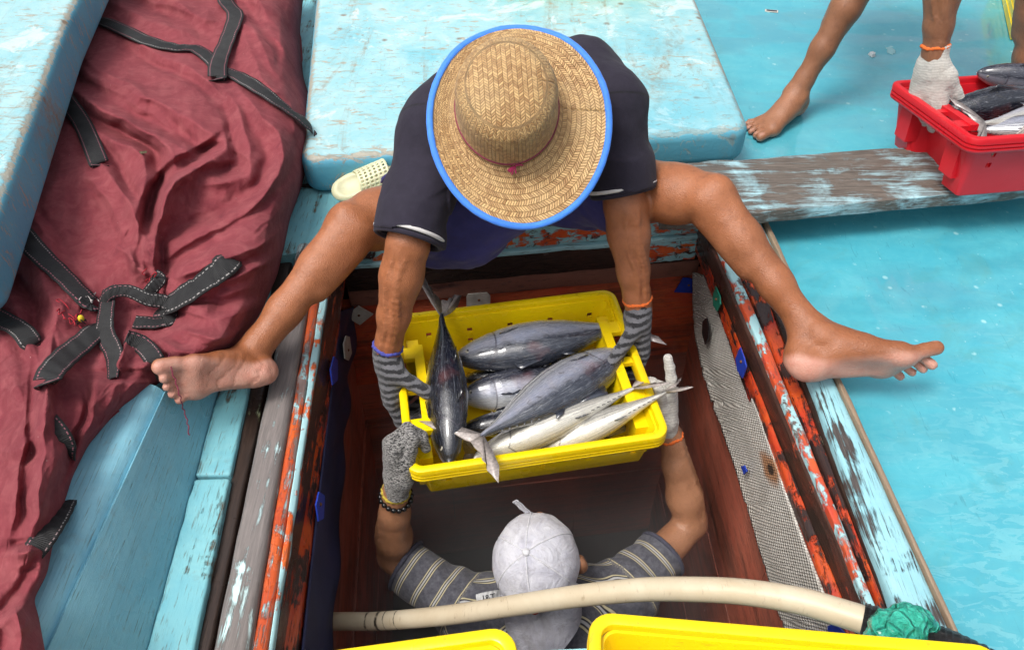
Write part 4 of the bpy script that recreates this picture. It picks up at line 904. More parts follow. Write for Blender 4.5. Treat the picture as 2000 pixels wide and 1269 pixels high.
def crate_mesh(L=.57, W=.48, h=.14, holes=True, notch=.042):
    nd = notch; NW = .56
    z = lambda pts, zz: [A(x, y, zz) for x, y in pts]
    lipw, th = .015, .005
    def body(off, top):  # outline at offset from the rim, walls lean in towards the bottom
        return rrect(L - 2 * lipw - 2 * off, W - 2 * lipw - 2 * off, max(.028 - off, .008), nd, NW)
    bm = bmesh.new()
    loft_rings(bm, [z(body(.030, 0), -h), z(body(.026, 0), -h + .004), z(body(.004, 0), -.022), z(body(.003, 0), -.016), z(body(.003 + th, 0), -.016), z(body(.006 + th, 0), -.026), z(body(.030 + th, 0), -h + .010), z(body(.036 + th, 0), -h + .006)])
    bmesh.ops.recalc_face_normals(bm, faces=bm.faces); tray = bpy.data.meshes.new('tray'); bm.to_mesh(tray); bm.free()
    to_ = bpy.data.objects.new('cutting', tray); COL.objects.link(to_)
    cb = bmesh.new()
    if holes:
        for sy in (-1, 1):
            for kx in range(5):
                for kz in range(2):
                    if (kx, kz) in ((0, 1), ) and sy > 0: continue
                    boxm(cb, ((kx - 2) * .104 + .01, sy * (W / 2 - .03), -.055 - kz * .030), (.013, .06, .013))
        for kx in range(6):
            for ky in range(4):
                bmesh.ops.create_cone(cb, cap_ends=True, segments=14, radius1=.0085, radius2=.0085, depth=.06, matrix=Matrix.Translation(((kx - 2.5) * .072, (ky - 1.5) * .085, -h)))
    cme = bpy.data.meshes.new('cut'); bmesh.ops.recalc_face_normals(cb, faces=cb.faces); cb.to_mesh(cme); cb.free(); co_ = bpy.data.objects.new('cutter', cme); COL.objects.link(co_)
    md = to_.modifiers.new('b', 'BOOLEAN'); md.operation = 'DIFFERENCE'; md.object = co_; md.solver = 'EXACT'
    bpy.context.view_layer.update(); dg = bpy.context.evaluated_depsgraph_get(); tray2 = bpy.data.meshes.new_from_object(to_.evaluated_get(dg))
    bpy.data.objects.remove(to_); bpy.data.objects.remove(co_)
    tray2.polygons.foreach_set('use_smooth', [True] * len(tray2.polygons)); tray2.set_sharp_from_angle(angle=R(35))
    # rim: ribbed lip all round
    bm = bmesh.new(); out = [(0.004, -.040), (.0015, -.038), (0, -.034), (0, -.031), (.0042, -.030), (.0042, -.027), (0, -.026), (0, -.021), (.0042, -.020), (.0042, -.017), (0, -.016), (0, -.005), (.0015, -.0015), (.005, 0), (.014, 0), (.0175, -.0015), (.019, -.005), (.019, -.032), (.0165, -.040)]
    rows = [[bm.verts.new((x, y, zz)) for x, y in rrect(L - 2 * o, W - 2 * o, .034 - o * .8, 0, NW)] for o, zz in out]; n = len(rows[0])
    for i in range(len(rows)):
        j = (i + 1) % len(rows)
        for k in range(n): q = (k + 1) % n; bm.faces.new((rows[i][k], rows[i][q], rows[j][q], rows[j][k]))
    rim = bm_mesh('rim', bm, True, 40)
    # ledges over the recesses, with hand slots, and stacking steps in the inner corners
    parts = [('tray', tray2), ('rim', rim)]
    for s in (-1, 1):
        bm = bmesh.new(); x1 = s * (L / 2 - .017); x0 = s * (L / 2 - lipw - nd - .004); w = W * NW / 2 - .004
        boxm(bm, ((x0 + s * (.005) ), 0, -.013), (.022, 2 * w, .016))
        boxm(bm, ((x1 + x0) / 2, w - .021, -.0145), (abs(x1 - x0), .036, .013)); boxm(bm, ((x1 + x0) / 2, -w + .021, -.0145), (abs(x1 - x0), .036, .013)); boxm(bm, ((x1 + x0) / 2 + s * .004, 0, -.0165), (abs(x1 - x0) - .010, .020, .012))
        bevel(bm, .0035, 3); parts.append(('handle_ledge', bm_mesh('handle_ledge', bm, True, 50)))
        for q in (-1, 1):
            bm = bmesh.new(); boxm(bm, (s * (L / 2 - .040), q * (W / 2 - .088), -.085), (.036, .055, .095)); bevel(bm, .005, 3); parts.append(('stacking_step', bm_mesh('stacking_step', bm, True, 50)))
    return parts
CR = crate_mesh()
def crate(name, M_, mat, label, group=None, src=None):
    o = empty(name, M_.translation, label, 'crate', group)
    for nm, me in (src or CR):
        m2 = me.copy(); link(nm, m2, mat, o, M_)
    return o
yc = crate('fish_crate', MC, M_yel, 'yellow fish crate full of tuna held in the air between the two men', 'yellow fish crates')
# red marker scribble and stain on the near wall
def on_wall(M_, s, zz, lift=.0015): return np.array(M_ @ Vector((s, -.48 / 2 + .015 + .004 + (.024) * (-zz - .022) / .114 - lift, zz)))
strokes = [[(-.215, -.050), (-.205, -.066), (-.198, -.052), (-.188, -.068), (-.180, -.052), (-.170, -.060)], [(-.205, -.058), (-.185, -.057)], [(-.165, -.066), (-.158, -.050), (-.150, -.066), (-.142, -.056), (-.150, -.058)], [(-.120, -.072), (-.112, -.052), (-.104, -.058), (-.112, -.062)], [(-.098, -.070), (-.092, -.056), (-.084, -.070), (-.076, -.054), (-.066, -.062)], [(.150, -.045), (.160, -.050), (.152, -.056), (.146, -.048)], [(.185, -.044), (.195, -.040), (.192, -.054)]]
M_mark = plain('red_marker', (.62, .03, .01), .5, .3, 200)
for st in strokes: tube('marker_stroke', [on_wall(MC, *p) for p in spline([(a, b, 0) for a, b in st], 14)[:, :2]], .0016, M_mark, yc, 6)

# ------------------------------------------------------------------ tuna
def fish_material(name, back, back2, flank, belly, stripes=0.0, backw=.5):
    t = MT(name, .24, Specular_IOR_Level=.6, Coat_Weight=1.0, Coat_Roughness=.05); uv = t.co('UV'); u, v, _ = t.sep(uv); o = t.co()
    n = t.noise(o, 26, 5, .65, .6); n2 = t.noise(t.co('Object', (.35, 1, 1)), 130, 4, .7, .5); n3 = t.noise(t.co('UV', (1, 2.6, 1)), 15, 6, .72, .9)
    up = t.math('ADD', v, t.math('MULTIPLY', t.math('SUBTRACT', n, .5), .16))           # v: 1 on the back, 0 on the belly
    c = t.mix(t.rng(up, .10, .45), belly, flank); c = t.mix(t.rng(up, backw, backw + .13), c, t.mix(t.rng(n3, .35, .7), back, back2))
    irid = t.mix(t.rng(n, .35, .7), (.22, .26, .40), (.42, .40, .46)); c = t.mix(t.math('MULTIPLY', t.rng(t.math('ABSOLUTE', t.math('SUBTRACT', up, backw - .02)), .16, .02), .55), c, irid)
    if stripes:
        st = t.math('SINE', t.math('MULTIPLY', t.math('ADD', v, t.math('MULTIPLY', t.math('SUBTRACT', n, .5), .05)), 78)); zone = t.math('MULTIPLY', t.rng(u, .28, .40), t.math('MULTIPLY', t.rng(v, .06, .12), t.rng(v, .46, .38)))
        c = t.mix(t.math('MULTIPLY', t.math('MULTIPLY', t.rng(st, .0, .5), zone), stripes), c, (.07, .075, .11))
    c = t.mix(t.rng(n2, .58, .72, 0, .45), c, tuple(x * .35 for x in flank)); c = t.mix(t.rng(n3, .56, .70, 0, .40), c, (.52, .54, .58)); c = t.mix(t.rng(t.noise(t.co('Object', (.5, 1, 1), (0, .3, .2)), 40, 6, .75, 1.5), .60, .66, 0, .6), c, (.05, .05, .06)); c = t.mix(t.rng(t.noise(o, 9, 3), .64, .76, 0, .16), c, (.42, .13, .12))
    gill = t.math('ABSOLUTE', t.math('SUBTRACT', u, t.math('ADD', .245, t.math('MULTIPLY', t.math('MULTIPLY', t.math('SUBTRACT', v, .45), t.math('SUBTRACT', v, .45)), -.22)))); c = t.mix(t.rng(gill, .007, .002, 0, .7), c, (.05, .045, .06))
    mouth = t.math('MULTIPLY', t.rng(t.math('ABSOLUTE', t.math('SUBTRACT', v, .40)), .02, .008), t.rng(u, .085, .075)); c = t.mix(t.math('MULTIPLY', mouth, .8), c, (.04, .03, .035))
    t.set('Base Color', c); t.set('Metallic', t.rng(v, .75, .45, 0, .28)); t.set('Roughness', t.rng(n3, .3, .7, .14, .38))
    t.bump(t.math('ADD', t.math('ADD', t.math('MULTIPLY', n2, .5), n3), t.math('MULTIPLY', t.voro(o, 500), .3)), .35, .003); return t.m
F_dark = fish_material('dark_tuna_skin', (.006, .007, .012), (.018, .022, .036), (.22, .20, .15), (.52, .46, .34), 0, .34)
F_blue = fish_material('blue_tuna_skin', (.018, .022, .034), (.060, .070, .095), (.34, .355, .40), (.64, .62, .57), .6, .56)
F_stripe = fish_material('striped_tuna_skin', (.02, .022, .034), (.05, .055, .08), (.34, .36, .40), (.64, .63, .60), .9, .56)
F_pale = fish_material('pale_tuna_skin', (.03, .035, .05), (.07, .075, .09), (.42, .41, .38), (.62, .60, .53), .34, .72)
M_fin = plain('fin', (.34, .30, .29), .45, .5, 120, Coat_Weight=.4); M_finp = plain('pale_fin', (.50, .44, .41), .5, .6, 160, Coat_Weight=.4); M_eye = plain('fish_eye', (.02, .02, .022), .08, .2, 50); M_iris = plain('fish_iris', (.45, .42, .34), .25, .4, 300)
def fish(label, hd, tl, dors, mat, girth=1.0, bend=0.0, sag=0.0, fin=None, tail_open=1.0, tail_rot=0.0, twist=0.0, sweep=1.0, group='tuna in the crates', cat='fish'):
    """hd, tl = snout and tail-root points in the world; dors = direction the back looks; length taken from them"""
    hd = np.array(hd, float); tl = np.array(tl, float); x = unit(tl - hd); L = np.linalg.norm(tl - hd); z = np.array(dors, float); z = unit(z - x * (z @ x)); y = np.cross(z, x)
    g = lambda p: p
    NU, NV = 56, 28; us = np.linspace(0, 1, NU) ** .9
    hk = ([0, .02, .06, .13, .24, .38, .50, .64, .78, .90, .97, 1.0], [.006, .030, .054, .080, .106, .122, .120, .100, .062, .026, .0125, .013])
    wk = ([0, .02, .06, .13, .24, .38, .50, .64, .78, .90, .97, 1.0], [.006, .024, .042, .060, .080, .090, .086, .068, .040, .018, .0125, .005])
    vs, uvs, fs = [], [], []
    def spn(u): return A(u * L, bend * L * math.sin(math.pi * u) * .5 + tail_rot * L * max(0, u - .75) ** 2 * 4, -sag * L * math.sin(math.pi * u) * .5)
    for u in us:
        h = np.interp(u, *hk) * L * girth; w = np.interp(u, *wk) * L * girth; c = spn(u)
        for k in range(NV):
            a = 2 * math.pi * k / NV; ca, sa = math.cos(a), math.sin(a)
            p = 2.3; r = (abs(ca) ** p + abs(sa) ** p) ** (-1 / p)
            sh = 1 - .06 * (abs(u - .245) < .012)
            vs.append(c + A(0, w * r * sa * sh, h * r * ca * (1.0 if ca > 0 else .96))); uvs.append((u, .5 + .5 * (1 - 2 * abs(((a / math.pi + 1) % 2) - 1)) * -1 if False else 1 - abs(((a / math.pi + 1) % 2) - 1) if False else (1 + ca) / 2 if False else 1 - min(a, 2 * math.pi - a) / math.pi))
    for i in range(NU - 1):
        for k in range(NV): q = (k + 1) % NV; fs.append((i * NV + k, i * NV + q, (i + 1) * NV + q, (i + 1) * NV + k))
    fs.append(tuple(range(NV))); fs.append(tuple((NU - 1) * NV + k for k in range(NV))[::-1])
    mi = [0] * len(fs)
    def thin(outline, th, quv=(1, .3), m=1):
        """thin fin from an outline in the x-z plane of the fish (fan from the first point)"""
        n = len(outline); b = len(vs); o = np.array(outline, float); ctr = o.mean(0)
        for sgn in (1, -1):
            for p in o: e_ = np.linalg.norm(p - o[0]) / (np.linalg.norm(o - o[0], axis=1).max() + 1e-9); vs.append(p + A(0, sgn * th * (1 - .75 * e_), 0)); uvs.append(quv)
        for i in range(1, n - 1): fs.append((b, b + i, b + i + 1)); fs.append((b + n, b + n + i + 1, b + n + i)); mi.extend((m, m))
        for i in range(n): j = (i + 1) % n; fs.append((b + i, b + n + i, b + n + j, b + j)); mi.append(m)
    e = spn(1); ed = unit(spn(1) - spn(.93)); 
    for sg in (1, -1):
        rr = []; T_ = L * .19 * tail_open
        T_ *= 1.2; lead = [A(-.016 * L, 0, 0), A(.022 * L, 0, sg * T_ * .40), A(.070 * L, 0, sg * T_ * .78), A(.140 * L, 0, sg * T_ * 1.05)]
        trail = [A(.128 * L, 0, sg * T_ * .84), A(.124 * L, 0, sg * T_ * .70), A(.098 * L, 0, sg * T_ * .60), A(.096 * L, 0, sg * T_ * .46), A(.074 * L, 0, sg * T_ * .34), A(.068 * L, 0, sg * T_ * .14), A(.056 * L, 0, 0)]
        P_ = [e + ed * p[0] * sweep + A(0, math.sin(twist) * p[2], math.cos(twist) * p[2]) for p in lead + trail]
        thin(P_, .0028)
    def onback(u, f=1): return spn(u) + A(0, 0, f * np.interp(u, *hk) * L * girth)
    thin([onback(.36, .95), onback(.30, .95), onback(.33) + A(.012 * L, 0, .055 * L), onback(.38) + A(0, 0, .030 * L), onback(.46) + A(0, 0, .010 * L), onback(.50, .96)], .0016, (.6, .8), 0)
    for u0, sg in ((.57, 1), (.60, -1)): thin([onback(u0, .95 * sg), onback(u0 + .055, .95 * sg), onback(u0 + .09, sg) + A(0, 0, sg * .045 * L), onback(u0 + .03, sg) + A(0, 0, sg * .022 * L)], .0014, (.6, .85), 0)
    for k in range(6):
        for sg in (1, -1):
            u0 = .70 + .036 * k; thin([onback(u0, .93 * sg), onback(u0 + .016, .93 * sg), onback(u0 + .024, sg) + A(0, 0, sg * .011 * L)], .0010, (.6, .9), 0)
    for sy in (-1, 1):
        b = len(vs); u0 = .27; w = np.interp(u0, *wk) * L * girth; c = spn(u0); o = [c + A(0, sy * w * 1.0, -.004), c + A(.006 * L, sy * w * 1.0, -.02 * L), c + A(.11 * L, sy * w * 1.10, -.028 * L), c + A(.05 * L, sy * w * 1.14, -.006 * L)]
        for d in (0, .0022):
            for p in o: vs.append(p + A(0, sy * d, 0)); uvs.append((.60, .78))
        fs.append((b, b + 1, b + 2, b + 3)); fs.append((b + 7, b + 6, b + 5, b + 4)); mi.extend((0, 0))
        for i in range(4): j = (i + 1) % 4; fs.append((b + i, b + 4 + i, b + 4 + j, b + j)); mi.append(0)
    M_ = Matrix([[x[0], y[0], z[0], hd[0]], [x[1], y[1], z[1], hd[1]], [x[2], y[2], z[2], hd[2]], [0, 0, 0, 1]])
    root = empty('tuna', hd, label, cat, group)
    link('body', mesh('body', vs, fs, True, uvs, mi), [mat, fin or M_fin], root, M_)
    for sy in (-1, 1):
        u0 = .085; c = spn(u0) + A(0, sy * np.interp(u0, *wk) * L * girth * .88, .018 * L); bi = bmesh.new(); bm = bmesh.new()
        bmesh.ops.create_uvsphere(bi, u_segments=14, v_segments=8, radius=.0175 * L, matrix=Matrix.Translation(V(c)) @ Matrix.Diagonal((1, .35, 1, 1)))
        bmesh.ops.create_uvsphere(bm, u_segments=12, v_segments=8, radius=.010 * L, matrix=Matrix.Translation(V(c) + Vector((0, sy * .0035 * L, 0))) @ Matrix.Diagonal((1, .4, 1, 1)))
        eo = link('eye', bm_mesh('eye', bi, True), M_iris, root, M_); link('pupil', bm_mesh('pupil', bm, True), M_eye, eo, M_)
    return root
cz = CZ
toC = lambda px, py, z: unit(CAM - at(px, py, z))
mixd = lambda p, side, f: unit(toC(*p) * f + np.array(side, float))
fish('glossy black tuna lying crosswise at the left end of the yellow crate', at(878, 908, cz - .035), at(862, 612, cz + .03), mixd((870, 750, -.1), (.45, 0, 0), 1.0), F_dark, 1.22, twist=1.25, tail_open=.80, sweep=1.7, fin=M_finp)
fish('blue backed tuna along the far wall of the yellow crate', at(886, 702, cz - .045), at(1226, 634, cz - .02), mixd((1050, 680, -.1), (.1, -.75, -.35), .75), F_blue, 1.22, fin=M_fin)
fish('large blue tuna lying diagonally on top, its pale tail over the near rim', at(1222, 686, cz - .035), at(938, 852, cz + .015), mixd((1080, 770, -.1), (.32, -.62, -.3), .75), F_blue, 1.2, fin=M_finp, tail_open=1.25)
fish('striped tuna half buried under the pile, between the two blue tuna', at(895, 775, cz - .085), at(1180, 742, cz - .10), mixd((960, 770, -.12), (-.1, .9, .1), .5), F_stripe, 1.25)
fish('pale silver tuna belly up in front of the large blue tuna', at(925, 896, cz - .075), at(1240, 757, cz + .002), mixd((1080, 820, -.1), (.4, .8, -.5), .18), F_pale, 1.0, fin=M_finp)
fish('pale silver tuna whose tail sticks out over the right rim of the yellow crate', at(1040, 892, cz - .105), at(1304, 764, cz + .02), mixd((1200, 830, -.1), (.4, .9, -.6), .12), F_pale, 1.05, fin=M_finp)
fish('dark tuna under the pile, showing beside the glossy black one', at(900, 838, cz - .085), at(1165, 800, cz - .11), mixd((930, 820, -.12), (0, -.2, .2), 1.0), F_dark, 1.15)
fish('silver tuna at the bottom, just showing between the pale and large blue tuna', at(1275, 800, cz - .125), at(1010, 860, cz - .128), mixd((1190, 780, -.12), (0, .8, 0), .6), F_stripe, 1.2)

fish('dark backed tuna wedged in the far right corner of the yellow crate', at(1030, 742, cz - .128), at(1235, 668, cz - .10), mixd((1150, 700, -.12), (.1, -.5, .2), .8), F_blue, 1.1)
fish('grey tuna pressed along the near wall of the yellow crate, under the pale ones', at(1210, 868, cz - .12), at(925, 884, cz - .10), mixd((1000, 870, -.12), (0, .6, 0), .7), F_stripe, .95)

fish('dark tuna between the far blue tuna and the striped one, mostly covered', at(905, 742, cz - .10), at(1190, 700, cz - .09), mixd((1000, 730, -.12), (.1, -.6, 0), .8), F_dark, .95)
# ------------------------------------------------------------------ the red tarpaulin: a folded cloth over the gear on the left
EDGE = [(-90, 602), (0, 592), (60, 586), (150, 592), (200, 608), (255, 616), (310, 604), (370, 588), (430, 566), (480, 556), (540, 541), (610, 510), (680, 465), (712, 418), (728, 372), (736, 330), (770, 276), (815, 218), (870, 172), (930, 142), (990, 123), (1040, 108), (1075, 101), (1120, 92), (1170, 66), (1205, 76), (1270, 88), (1360, 96)]
ey = np.array([e[0] for e in EDGE], float); ex_ = np.array([e[1] for e in EDGE], float)
NR, NCc = 560, 300
rows = np.linspace(-90, 1360, NR); edge = np.interp(rows, ey, ex_)
k5 = np.ones(9) / 9; edge = np.convolve(np.pad(edge, 4, mode='edge'), k5, 'valid')
U = 1 - (1 - np.linspace(0, 1, NCc)) ** 1.25
PX = -160 + (edge[:, None] + 160) * U[None, :]; PY = np.repeat(rows[:, None], NCc, 1)
PP = np.stack([PX.ravel(), PY.ravel()], 1)
dist = (edge[:, None] - PX).ravel(); rr = PP[:, 1]
slope = np.gradient(edge, rows); dist = dist / np.sqrt(1 + slope ** 2).repeat(NCc)
zedge = np.interp(rr, [-90, 430, 560, 700, 745, 800, 1360], [-.02, -.01, .0, .03, .10, .145, .155])
ztop = np.interp(rr, [-90, 200, 480, 640, 760, 1360], [.17, .18, .17, .16, .195, .20]) + .02 * np.exp(-((PP[:, 0] - 380) / 160) ** 2 - ((rr - 250) / 200) ** 2) - .03 * np.exp(-((PP[:, 0] - 300) / 90) ** 2 - ((rr - 590) / 80) ** 2)
wd = np.interp(rr, [0, 700, 800, 1360], [85, 85, 60, 50]); t_ = np.clip(dist / wd, 0, 1); prof_ = np.sqrt(1 - (1 - t_) ** 2.2)
HT = zedge + (ztop - zedge) * prof_
# folds traced along their crests: (points in the photograph, half width px, height mm, skew -1..1 = which side is steep)
FOLDS = [
 ([(130, 95), (220, 150), (320, 200), (400, 250), (448, 282)], 26, 16, .6), ([(120, 160), (200, 208), (285, 250), (330, 300), (338, 350), (318, 400), (298, 450)], 20, 15, .6),
 ([(448, 268), (440, 292), (385, 325), (330, 362), (312, 420), (300, 480)], 16, 22, .8), ([(185, 250), (232, 275), (268, 300), (288, 345), (270, 400), (255, 430)], 16, 13, -.6),
 ([(175, 285), (220, 350), (262, 420), (288, 470), (297, 530)], 22, 14, -.8), ([(40, 420), (110, 360), (170, 300)], 60, 10, .2),
 ([(432, 165), (470, 222), (490, 285), (484, 335), (440, 350), (380, 360)], 18, 12, .5), ([(455, 155), (512, 215), (545, 275), (552, 320), (530, 368), (470, 420), (390, 460), (312, 510)], 22, 15, .6),
 ([(560, 215), (592, 262), (600, 310), (575, 380), (520, 430), (430, 480), (340, 530)], 20, 13, .6), ([(562, 440), (500, 480), (420, 512), (350, 540), (310, 555)], 20, 15, .5), ([(550, 500), (480, 540), (400, 560), (340, 575)], 18, 11, .4),
 ([(350, 600), (430, 618), (500, 600), (530, 580)], 16, 12, -.4), ([(330, 640), (400, 655), (460, 645), (500, 620)], 16, 12, .4), ([(300, 655), (360, 690), (420, 690), (470, 655)], 14, 9, .4),
 ([(120, 600), (100, 680), (92, 780), (90, 870), (78, 980), (60, 1060)], 26, 20, .7), ([(232, 740), (205, 830), (175, 900), (150, 960)], 16, 14, -.5), ([(195, 730), (180, 820), (150, 900), (132, 960)], 14, 12, .6),
 ([(0, 430), (60, 510), (100, 590), (112, 650)], 26, 16, .6), ([(300, 700), (270, 740), (220, 800)], 18, 12, .5), ([(0, 700), (40, 780), (50, 900), (20, 1040)], 34, 14, .4), ([(0, 560), (40, 620), (60, 700)], 26, 9, -.3),
 ([(430, 30), (520, 70), (570, 130), (590, 190)], 22, 12, -.5), ([(490, -20), (545, 60), (572, 120)], 18, 11, .5), ([(470, 60), (500, 130), (560, 190)], 16, 9, .4), ([(300, -20), (370, 25), (430, 50)], 22, 12, .5), ([(200, 5), (300, 42), (390, 70)], 16, 10, -.4), ([(250, 60), (330, 115), (400, 150), (430, 190)], 16, 10, .5),
 ([(560, 0), (582, 60), (586, 130)], 12, 9, .5), ([(150, 130), (230, 170), (300, 190)], 12, 7, -.4), ([(60, 640), (70, 740), (60, 850)], 16, 10, .4), ([(250, 640), (240, 700), (238, 760)], 12, 12, .3), ([(310, 560), (360, 590), (420, 600)], 10, 9, .2), ([(20, 1085), (60, 1078), (98, 1080)], 12, 16, -.5), ([(95, 1085), (70, 1140), (40, 1190), (0, 1230)], 16, 20, .5), ([(60, 1190), (40, 1240), (30, 1300)], 20, 12, .3), ([(300, 548), (298, 500), (310, 450)], 10, 10, .2), ([(286, 548), (255, 500), (225, 470)], 12, 9, .3), ([(0, 880), (60, 860), (88, 820)], 14, 8, .3)]
wob = np.stack([fbm(np.c_[PP / 90, np.zeros(len(PP))], 1.0, 3, 1.0), fbm(np.c_[PP / 90, np.zeros(len(PP))], 1.0, 3, 2.0)], 1) * 11
extra = []
for pts, wpx, amp, sk in FOLDS:
    q = spline([(a, b, 0) for a, b in pts], 7)[:, :2]; tg_ = np.gradient(q, axis=0); nn_ = np.stack([-tg_[:, 1], tg_[:, 0]], 1) / (np.linalg.norm(tg_, axis=1)[:, None] + 1e-9)
    for off in ((-1,) if len(extra) % 2 else (1,)): extra.append(([tuple(x) for x in q + nn_ * off * wpx * random.uniform(1.6, 2.3)][(1 if off > 0 else 0):(7 if off > 0 else 6)], wpx * .55, amp * random.uniform(.25, .4), -sk))
for pts, wpx, amp, sk in FOLDS + extra:
    poly = spline([(a, b, 0) for a, b in pts], 8 * len(pts))[:, :2]; lo, hi = poly.min(0) - 130, poly.max(0) + 130
    m = np.where((PP > lo).all(1) & (PP < hi).all(1))[0]
    if not len(m): continue
    d, s_, run = seg_dist(PP[m] + wob[m], poly); w_ = wpx * np.where(s_ * sk > 0, 1 - .62 * abs(sk), 1 + .5 * abs(sk)) * 1.1
    taper = np.clip(np.minimum(run, 1 - run) * 5 + .12, 0, 1) ** .8
    g = np.exp(-np.abs(d / (w_ * 1.1)) ** 1.2); HT[m] += amp * 2.3e-3 * g * taper * np.clip(dist[m] / 40, 0, 1)
    tr = np.exp(-((d - w_ * 2.0) / (w_ * .9)) ** 2) * (s_ * sk > 0); HT[m] -= amp * .9e-3 * tr * taper
cr1 = np.abs(fbm(np.c_[PP[:, 0] / 70 + PP[:, 1] / 160, PP[:, 1] / 120 - PP[:, 0] / 200, np.ones(len(PP))], 1.0, 3, 6.0)); cr2 = np.abs(fbm(np.c_[PP / 34, np.ones(len(PP))], 1.0, 3, 8.0))
HT += (-.0045 * cr1 + -.0015 * cr2 + .0005 * fbm(np.c_[PP / 11, np.ones(len(PP))], 1.0, 2, 9.0)) * np.clip(dist / 30, .15, 1)
HT = np.maximum(HT, np.where(rr > 800, .152, -.045) * (dist > 0) - (dist <= 0) * 0 + 0)
Rr = FW[None] + RT[None] * ((PP[:, :1] - 1000) / FPX) + UP[None] * ((634.5 - PP[:, 1:]) / FPX)
VT = CAM[None] + Rr * ((HT - CH) / Rr[:, 2])[:, None]
ii = np.arange(NR * NCc).reshape(NR, NCc); FT = np.stack([ii[:-1, :-1].ravel(), ii[1:, :-1].ravel(), ii[1:, 1:].ravel(), ii[:-1, 1:].ravel()], 1)
def tarp_material():
    t = MT('red_tarpaulin', .9, Sheen_Weight=.0); o = t.co()
    n = t.noise(o, 4, 5, .6, .6); n2 = t.noise(o, 22, 6, .7, .8); n3 = t.noise(o, 150, 3, .6)
    c = t.mix(t.rng(n, .32, .7), (.165, .022, .032), (.255, .044, .056)); c = t.mix(t.rng(n2, .45, .78, 0, .6), c, (.36, .105, .11)); c = t.mix(t.rng(n2, .42, .25, 0, .5), c, (.10, .010, .022))
    c = t.mix(t.math('MULTIPLY', t.rng(t.voro(o, 45), .06, .035), t.rng(n3, .5, .6)), c, (.42, .30, .28)); t.set('Base Color', c)
    wv = t.math('MULTIPLY', t.math('SINE', t.math('MULTIPLY', t.sep(o)[0], 2600)), t.math('SINE', t.math('MULTIPLY', t.sep(o)[1], 2600)))
    t.bump(t.math('ADD', t.math('MULTIPLY', n2, 1.3), t.math('ADD', t.math('MULTIPLY', wv, .12), t.math('MULTIPLY', t.noise(t.co('Object', (1, 1.6, 1), (0, 0, .6)), 60, 4, .65, 1.5), .9))), .5, .005); return t.m
tarp = link('red_tarpaulin', mesh('red_tarpaulin', VT, FT, True), tarp_material())
md = tarp.modifiers.new('thick', 'SOLIDIFY'); md.thickness = .003; md.offset = -1
tag(tarp, 'crumpled dark red tarpaulin with black webbing straps heaped over the left side', 'tarpaulin')
HG = HT.reshape(NR, NCc)
def tarp_h(px, py):
    i = np.clip(np.searchsorted(rows, py), 1, NR - 1); xr = PX[i]; return float(np.interp(px, xr, HG[i]))
tz = lambda a, b, d: at(a, b, tarp_h(a, b) + d)
# black webbing with white stitching
def web_material():
    t = MT('black_webbing', .7); uv = t.co('UV'); u, v, _ = t.sep(uv); o = t.co(); n = t.noise(o, 40, 5, .7); n2 = t.noise(o, 6, 4)
    rib = t.math('SINE', t.math('MULTIPLY', v, 2300)); c = t.mix(t.rng(n, .35, .75), (.006, .006, .007), (.018, .018, .019)); c = t.mix(t.rng(rib, .3, 1, 0, .35), c, (.030, .030, .032)); c = t.mix(t.rng(n, .68, .76, 0, .3), c, (.16, .15, .15))
    e = t.math('ABSOLUTE', t.math('SUBTRACT', u, .5)); line = t.rng(t.math('ABSOLUTE', t.math('SUBTRACT', e, .37)), .030, .018); dash = t.rng(t.math('SINE', t.math('MULTIPLY', v, 760)), -.2, .0)
    c = t.mix(t.math('MULTIPLY', t.math('MULTIPLY', line, dash), .9), c, t.mix(t.rng(n2, .42, .5), (.36, .34, .33), (.36, .12, .15))); t.set('Base Color', c); t.bump(t.math('ADD', rib, n), .5, .0016); return t.m
M_web = web_material()
def ribbon(name, pts, wid, nrm=None, mat=None, parent=tarp, n=None, th=.0022, roll=None):
    n = n or 14 * len(pts); p = spline(pts, n); wid = np.interp(np.linspace(0, 1, n), np.linspace(0, 1, len(np.atleast_1d(wid))), np.atleast_1d(wid)) if np.ndim(wid) else np.full(n, wid)
    tg = np.gradient(p, axis=0); tg /= np.linalg.norm(tg, axis=1)[:, None]; vs, uv, fs = [], [], []; L = 0; K = 7
    for i in range(n):
        nn = np.array([0, -.25, .97]) if nrm is None else np.array(nrm[int(i * len(nrm) / n)] if np.ndim(nrm[0]) else nrm, float)
        if nrm is not None and np.ndim(nrm[0]):
            f = i / (n - 1) * (len(nrm) - 1); a = int(min(f, len(nrm) - 2)); nn = np.array(nrm[a]) * (1 - (f - a)) + np.array(nrm[a + 1]) * (f - a)
        sd_ = unit(np.cross(tg[i], nn)); up_ = np.cross(sd_, tg[i]); L += np.linalg.norm(p[i] - p[i - 1]) if i else 0
        for k in range(K):
            f = k / (K - 1); vs.append(p[i] + sd_ * wid[i] * (f - .5) + up_ * (.0010 * math.sin(i * .8 + k) - .0016 * (2 * f - 1) ** 2)); uv.append((f, L))
    for i in range(n - 1):
        for k in range(K - 1): fs.append((i * K + k, i * K + k + 1, (i + 1) * K + k + 1, (i + 1) * K + k))
    o = link(name, mesh(name, vs, fs, True, uv), mat or M_web, parent); md = o.modifiers.new('thick', 'SOLIDIFY'); md.thickness = th; md.offset = 0; return o
